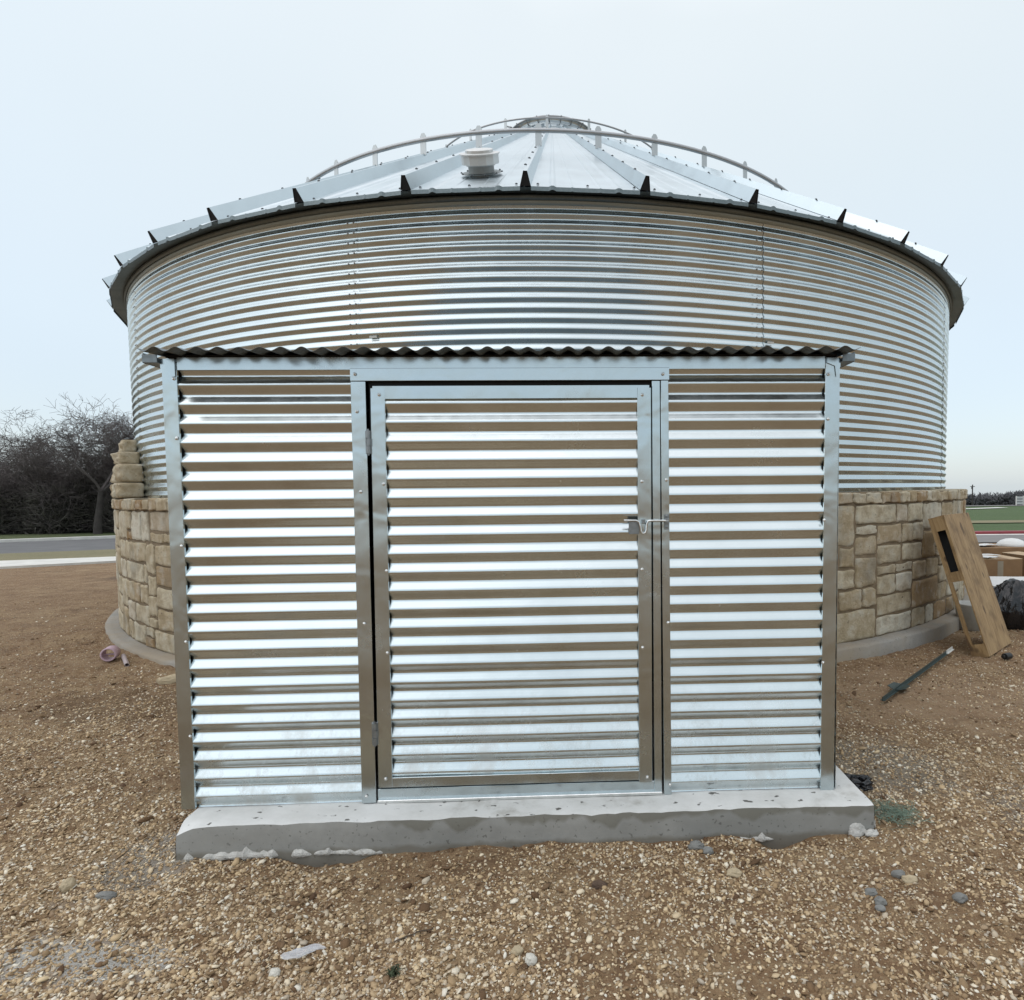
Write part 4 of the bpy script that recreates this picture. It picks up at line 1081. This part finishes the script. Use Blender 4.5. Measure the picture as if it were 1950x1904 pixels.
# clear plastic scrap
m, t, b, tc = mat('clear_film'); b.inputs['Base Color'].default_value = (.72, .74, .78, 1); b.inputs['Roughness'].default_value = .3; b.inputs['Alpha'].default_value = .55
M['film'] = m
mb = MB(); nn = 14; vs = []
for i in range(nn + 1):
    for j in range(nn + 1):
        u, v = i / nn * 2 - 1, j / nn * 2 - 1; rr_ = (1 - abs(v) ** 2.2 * .5)
        x = -.937 + u * .060 * rr_ + v * .012; y = 1.885 + v * .034 * (1 - .45 * u * u) + u * .016
        vs.append((x, y, gzr(x, y) + .012 + .018 * float(fbm(u * 1.5 + 3, v * 4, 3, 4)) + .006 * (1 - u * u)))
fs = [(i * (nn + 1) + j, (i + 1) * (nn + 1) + j, (i + 1) * (nn + 1) + j + 1, i * (nn + 1) + j + 1) for i in range(nn) for j in range(nn)]
mb.add(vs, fs, 0, False); tag(mb.build('plastic_scrap', M['film']), 'crumpled scrap of clear plastic film on the gravel in the foreground', 'plastic scrap')
# weeds
Mweed = plain('weed_green', (.04, .055, .025), .8, 0, .3, 40, 0)
def weed(x, y, r, n, label, seed):
    mb = MB(); q = random.Random(seed); z = gzr(x, y)
    for k in range(n):
        a = q.uniform(0, 6.28); l = r * q.uniform(.5, 1); h = q.uniform(.2, .9) * r; w_ = .0022
        p0 = Vector((x + q.uniform(-.3, .3) * r, y + q.uniform(-.3, .3) * r, z)); d = Vector((math.cos(a), math.sin(a), 0)); s_ = Vector((-d.y, d.x, 0)) * w_
        p1 = p0 + d * l * .5 + Vector((0, 0, h)); p2 = p0 + d * l + Vector((0, 0, h * .7))
        mb.add([p0 - s_, p0 + s_, p1 + s_, p1 - s_, p2], [(0, 1, 2, 3), (3, 2, 4)])
    tag(mb.build('weed', Mweed), label, 'weed')
weed(-0.620, 1.788, .028, 40, 'small dark green weed in the foreground gravel', 3)
# wires, twigs and a rod on the ground
Mtw = plain('dead_twig', (.09, .065, .045), .9, 0, .3, 20, 0)
def stick(p, q, r, label, cat='twig', name='twig', mtl=None):
    mb = MB(); n = 8; pts = []
    for i in range(n + 1):
        f_ = i / n; x, y = p[0] + (q[0] - p[0]) * f_, p[1] + (q[1] - p[1]) * f_
        pts.append((x + .004 * math.sin(f_ * 7 + p[0]), y + .004 * math.cos(f_ * 5), gzr(x, y) + r + .006))
    mb.tube(pts, r, 5); tag(mb.build(name, mtl or Mtw), label, cat)
stick((-0.663, 1.922), (-0.549, 1.975), .0022, 'thin dark twig in the gravel below the slab centre')
stick((1.685, 1.878), (1.851, 1.884), .004, 'dark twig lying at the right edge of the gravel')
stick((1.089, 1.726), (1.039, 1.807), .002, 'pale dry stalk in the gravel, lower right', 'stalk', 'dry_stalk', plain('dry_stalk', (.30, .24, .15), .9))
stick((-1.135, 1.677), (-1.052, 1.683), .003, 'dark twig near the bottom edge, left of the middle')
stick((-2.439, 1.991), (-2.306, 2.038), .006, 'brown root piece in the gravel near the left edge', 'root', 'root_piece')

# ---------------------------------------------------------------- gravel (nobody could count it)
ico = [( -.5257,0,.8507),(.5257,0,.8507),(-.5257,0,-.8507),(.5257,0,-.8507),(0,.8507,.5257),(0,.8507,-.5257),(0,-.8507,.5257),(0,-.8507,-.5257),(.8507,.5257,0),(-.8507,.5257,0),(.8507,-.5257,0),(-.8507,-.5257,0)]
icf = [(0,1,4),(0,4,9),(9,4,5),(4,8,5),(4,1,8),(8,1,10),(8,10,3),(5,8,3),(5,3,2),(2,3,7),(7,3,10),(7,10,6),(7,6,11),(11,6,0),(0,6,1),(6,10,1),(9,11,0),(9,2,11),(9,5,2),(7,11,2)]
ico = np.array(ico); icf = np.array(icf)
def scatter(n, fx, size, seed, dens):
    g = np.random.default_rng(seed)
    x, y = fx(g, n)
    keep = dens(g, x, y)
    # keep pebbles off the slab, tank footing and shed
    c_, s_ = math.cos(YAW), math.sin(YAW)
    u = (x - SX) * c_ + (y - SY) * s_; v = -(x - SX) * s_ + (y - SY) * c_; u = u / SC; v = v / SC
    keep &= ~((u > u0 - .005) & (u < u1 + .005) & (v > v0 - .012))
    keep &= np.hypot(x - CX, y - CY) > RS + .135
    x, y = x[keep], y[keep]; n = len(x)
    s = size(g, n)
    P = ico[None] * (1 + g.uniform(-.42, .30, (n, 12, 1)))
    P = P * np.stack([np.ones(n), g.uniform(.55, 1, n), g.uniform(.3, .62, n)], -1)[:, None, :]
    tl = g.normal(0, .35, (n, 2)); P[..., 2] += P[..., 0] * tl[:, :1] + P[..., 1] * tl[:, 1:]
    a = g.uniform(0, 2 * np.pi, n); ca, sa = np.cos(a)[:, None], np.sin(a)[:, None]
    Px = P[..., 0] * ca - P[..., 1] * sa; Py = P[..., 0] * sa + P[..., 1] * ca
    z = gh(x, y)
    V = np.stack([x[:, None] + Px * s[:, None], y[:, None] + Py * s[:, None], z[:, None] + (P[..., 2] + g.uniform(.0, .3, n)[:, None]) * s[:, None]], -1).reshape(-1, 3)
    F = (icf[None] + (np.arange(n) * 12)[:, None, None]).reshape(-1, 3)
    return V, F
def gravel_density(g, x, y):
    base = .10 + 1.35 * vnoise(x * 1.3 + 4, y * 1.3, 5) ** 1.5 + .7 * (vnoise(x * 4, y * 4, 15) - .5) + .25 * (vnoise(x * 11, y * 11, 19) - .5)
    base = base * (1 - .8 * np.exp(-((x + 1.62) / .30) ** 2 - ((y - 1.86) / .12) ** 2)) + .12
    base = base * np.where(y > 3.5, np.exp(-(y - 3.5) / 1.6), 1)
    base = base * np.where(x > 1.1, .8, 1.0)
    return g.uniform(0, 1, len(x)) < base
def vis(g, n):
    y = 1.42 + (g.uniform(0, 1, n) ** 1.6) * 5.2
    x = y * g.uniform(-1.04, .78, n)
    return x, y
parts = [scatter(190000, vis, lambda g, n: np.exp(g.normal(-5.32, .36, n)), 1, gravel_density),
         scatter(34000, vis, lambda g, n: np.exp(g.normal(-4.82, .25, n)), 2, gravel_density),
         scatter(800, vis, lambda g, n: np.exp(g.normal(-4.30, .25, n)), 3, gravel_density),
         scatter(9000, lambda g, n: (g.uniform(-8, 7, n), 2.5 + g.uniform(0, 1, n) ** 1.3 * 6), lambda g, n: np.exp(g.normal(-4.65, .35, n)), 4, lambda g, x, y: g.uniform(0, 1, len(x)) < .15 + .5 * vnoise(x * .9, y * .9, 44))]
Vs, Fs, b_ = [], [], 0
for V, F in parts: Vs.append(V); Fs.append(F + b_); b_ += len(V)
m, t, b, tc = mat('gravel_stone'); geo = t.nodes.new('ShaderNodeNewGeometry')
c = cramp(t, geo.outputs['Random Per Island'], [(0, (.17, .105, .055)), (.20, (.37, .255, .14)), (.42, (.56, .415, .245)), (.56, (.27, .185, .115)), (.66, (.70, .55, .345)), (.82, (.46, .40, .32)), (.90, (.80, .68, .49)), (1, (.80, .76, .66))])
c = mix(t, mapr(t, noise(t, tc.outputs['Object'], 1.5, 4), .45, .7, 0, .3), c, (.18, .115, .065))
t.links.new(c, b.inputs['Base Color']); b.inputs['Roughness'].default_value = .85
gv = link('gravel', new_mesh('gravel', np.concatenate(Vs), np.concatenate(Fs), m)); Vc, Fc = scatter(5200, vis, lambda g, n: np.exp(g.normal(-4.55, .32, n)), 9, lambda g, x, y: g.uniform(0, 1, len(x)) < .15 + .9 * (vnoise(x * 2.1, y * 2.1, 91) > .55))
cm, t, b, tc = mat('soil_clod'); gg = t.nodes.new('ShaderNodeNewGeometry')
t.links.new(cramp(t, gg.outputs['Random Per Island'], [(0, (.10, .055, .028)), (.5, (.19, .115, .058)), (1, (.30, .205, .115))]), b.inputs['Base Color']); b.inputs['Roughness'].default_value = .95
bump(t, b, noise(t, tc.outputs['Object'], 90, 4, .7), .8, .006)
tag(link('soil_clods', new_mesh('soil_clods', Vc, Fc, cm)), 'crumbly dark brown soil clods scattered among the gravel', 'soil', None, 'stuff')
tag(gv, 'loose tan and cream gravel scattered over the brown dirt', 'gravel', None, 'stuff')

# ---------------------------------------------------------------- bare trees
def tree_meshes(seed, H=5.6, spread=1.0, levels=7, lean=0):
    q = random.Random(seed)
    tv, tf, cv, cf = [], [], [], []
    def seg(p, r0, p2, r1, V, F, n):
        t_ = (p2 - p).normalized(); a_ = Vector((0, 0, 1)) if abs(t_.z) < .9 else Vector((1, 0, 0)); u = t_.cross(a_).normalized(); v = t_.cross(u); b0 = len(V)
        for pp, rr in ((p, r0), (p2, r1)):
            for k in range(n): an = 2 * math.pi * k / n; V.append(tuple(pp + (u * math.cos(an) + v * math.sin(an)) * rr))
        for k in range(n): F.append((b0 + k, b0 + (k + 1) % n, b0 + n + (k + 1) % n, b0 + n + k))
    def grow(p, d, L, r, lv):
        n = 4 if lv < 3 else 3; nseg = 4 if lv < 4 else 3
        V, F = (tv, tf) if lv == 0 else (cv, cf)
        for i in range(nseg):
            wg = .05 if lv == 0 else .20
            d2 = (d + Vector((q.gauss(0, wg), q.gauss(0, wg), q.gauss(.03 if lv < 3 else -.05, .15)))).normalized()
            p2 = p + d2 * (L / nseg); r2 = r * .86; seg(p, r, p2, r2, V, F, 7 if lv == 0 else n)
            if lv > 0 and lv < levels and q.random() < .75:
                ax = Vector((q.gauss(0, 1), q.gauss(0, 1), q.gauss(.15, .6))).normalized()
                grow(p2, (d2 * .7 + ax * .8).normalized(), L * q.uniform(.45, .72), max(r2 * .58, .0052), lv + 1)
            p, d, r = p2, d2, r2
        if lv < levels:
            k = 3 if lv < 2 else 2
            for _ in range(k):
                ax = Vector((q.gauss(0, 1), q.gauss(0, 1), q.gauss(.25, .5))).normalized()
                grow(p, (d * .75 + ax * .85 * spread).normalized(), L * q.uniform(.62, .86), max(r * .68, .0052), lv + 1)
    grow(Vector((0, 0, -.2)), Vector((lean, 0, 1)).normalized(), H * .30, H * .026, 0)
    a_ = np.array(cv); k = H / np.quantile(a_[:, 2], .999); return (np.array(tv) * k).tolist(), tf, (a_ * k).tolist(), cf
variants = []
for i, (sd_, sp_) in enumerate(((4, 1.0), (13, 1.15), (29, .9))):
    tv, tf, cv, cf = tree_meshes(sd_, 5.6, sp_, 6, .05)
    variants.append((new_mesh('trunk', tv, tf, M['bark'], True), new_mesh('crown', cv, cf, M['twig'])))
def tree(x, y, s, rz, v, label):
    e = empty('bare_tree', (x, y, float(gz(y))), rz); e.scale = (s, s, s)
    tag(e, label, 'tree', 'bare trees beyond the road'); link('trunk', variants[v][0], e); link('crown', variants[v][1], e)
tree(-23.3, 28.9, 1.17, .4, 0, 'tallest bare tree with a visible forked trunk beside the stone wall')
tree(-27.0, 30.5, .97, 2.0, 1, 'spreading bare tree leaning left of the tallest tree')
tree(-22.4, 31.6, 1.15, 4.2, 2, 'bare tree close behind the tallest tree, next to the bin')
tree(-31.0, 31.5, .86, 1.2, 1, 'low bare tree at the left edge of the picture')
tree(-29.0, 33.5, .88, 3.0, 2, 'bare tree behind the undergrowth, between the left edge and the spreading tree')
tree(-25.6, 34.0, 1.05, 5.0, 0, 'bare tree behind the spreading tree')
tree(-34.5, 33.0, .95, .8, 2, 'bare tree just outside the left edge')
tree(-19.6, 32.0, 1.1, 1.8, 1, 'bare tree hidden mostly by the bin')
# thicket: tangled undergrowth that reads as one mass
def thicket(name, pts_fn, n, hfn, seg_r, mtl, label, seed, length=.9):
    g = np.random.default_rng(seed); x, y = pts_fn(g, n); h = hfn(x, y, g)
    z0_ = gz(y); z = z0_ + g.uniform(0, 1, n) ** 1.0 * h
    a = g.uniform(0, 2 * np.pi, n); el_ = g.uniform(-.3, 1.3, n); L = g.uniform(.3, 1, n) * length
    d = np.stack([np.cos(a) * np.cos(el_), np.sin(a) * np.cos(el_), np.sin(el_)], -1)
    p0 = np.stack([x, y, z], -1); k = np.cross(d, g.normal(0, 1, (n, 3))); k /= np.linalg.norm(k, axis=1)[:, None]
    bend = np.cross(d, k) * (L * .12)[:, None]; rr = (seg_r * g.uniform(.5, 1.6, n))[:, None]
    p1 = p0 + d * (L * .5)[:, None] + bend; p2 = p0 + d * L[:, None]; k2 = np.cross(d, k)
    V = np.stack([p0 + k * rr, p0 - k * rr * .6 + k2 * rr, p0 - k2 * rr, p1 + k * rr * .8, p1 - k * rr * .5 + k2 * rr * .8, p1 - k2 * rr * .8, p2], 1).reshape(-1, 3)
    f = np.array([(0, 1, 4), (0, 4, 3), (1, 2, 5), (1, 5, 4), (2, 0, 3), (2, 3, 5), (3, 4, 6), (4, 5, 6), (5, 3, 6)])
    F = (f[None] + (np.arange(n) * 7)[:, None, None]).reshape(-1, 3)
    o = link(name, new_mesh(name, V, F, mtl)); tag(o, label, 'brush', None, 'stuff')
def tl(g, n):
    s = g.uniform(0, 1, n); dpt = g.uniform(0, 1, n) ** 1.5 * 7
    x = -38 + s * 22; y = 28.6 + (s - .3) * 4.5 + dpt + .4 * np.sin(x * 2); return x, y
thicket('undergrowth', tl, 44000, lambda x, y, g: 1.4 + 1.1 * vnoise(x * .5, y * .3, 5) + .5 * vnoise(x * 2, y, 6), .028, M['brush'], 'dark tangled undergrowth beneath the bare trees beyond the road', 5, 1.0)
thicket('twig_thicket', tl, 52000, lambda x, y, g: 2.3 + 1.1 * vnoise(x * .5, y * .3, 5) + .6 * vnoise(x * 2, y, 6), .011, M['twig'], 'grey brown haze of bare twigs above the undergrowth', 6, 1.1)
def tr_(g, n):
    x = g.uniform(36, 170, n); y = 101 + (x - 65) * .06 + g.uniform(0, 8, n); return x, y
thicket('far_woods', tr_, 26000, lambda x, y, g: 1.0 + 1.1 * vnoise(x * .16, y * .05, 8) + .5 * vnoise(x * .6, y, 9), .10, M['farwood'], 'low grey line of distant bare woods across the green field', 7, 1.2)
# utility pole and multi panel sign far across the field
mb = MB(); yp = 137; xp = 1852; 
pole = empty('utility_pole', (60.6, 99.0, float(gz(99)))); tag(pole, 'thin distant utility pole rising above the far woods', 'utility pole')
mb = MB(); mb.tube([(0, 0, -.2), (0, 0, 3.4)], [.10, .08], 8); mb.build('pole_shaft', M['bark'], pole)
mb = MB(); mb.box(-.35, .35, -.06, .06, 3.05, 3.15); mb.tube([(-.15, -.12, 2.7), (-.15, -.12, 3.05)], .11, 8); mb.build('crossarm', M['bark'], pole)
sgn_ = empty('road_sign', (63.4, 92.0, float(gz(92)))); tag(sgn_, 'small pale three panel sign standing before the far woods', 'sign')
for k in range(3):
    mb = MB(); mb.box(-.45, .45, -.05, .05, .25 + k * .42, .57 + k * .42); mb.build('sign_panel', plain('pale_sign', (.45, .47, .46), .6), sgn_)
for s_ in (-.52, .52): mb = MB(); mb.box(s_ - .06, s_ + .06, -.06, .06, 0, 1.5); mb.build('sign_leg', M['kerb'], sgn_)
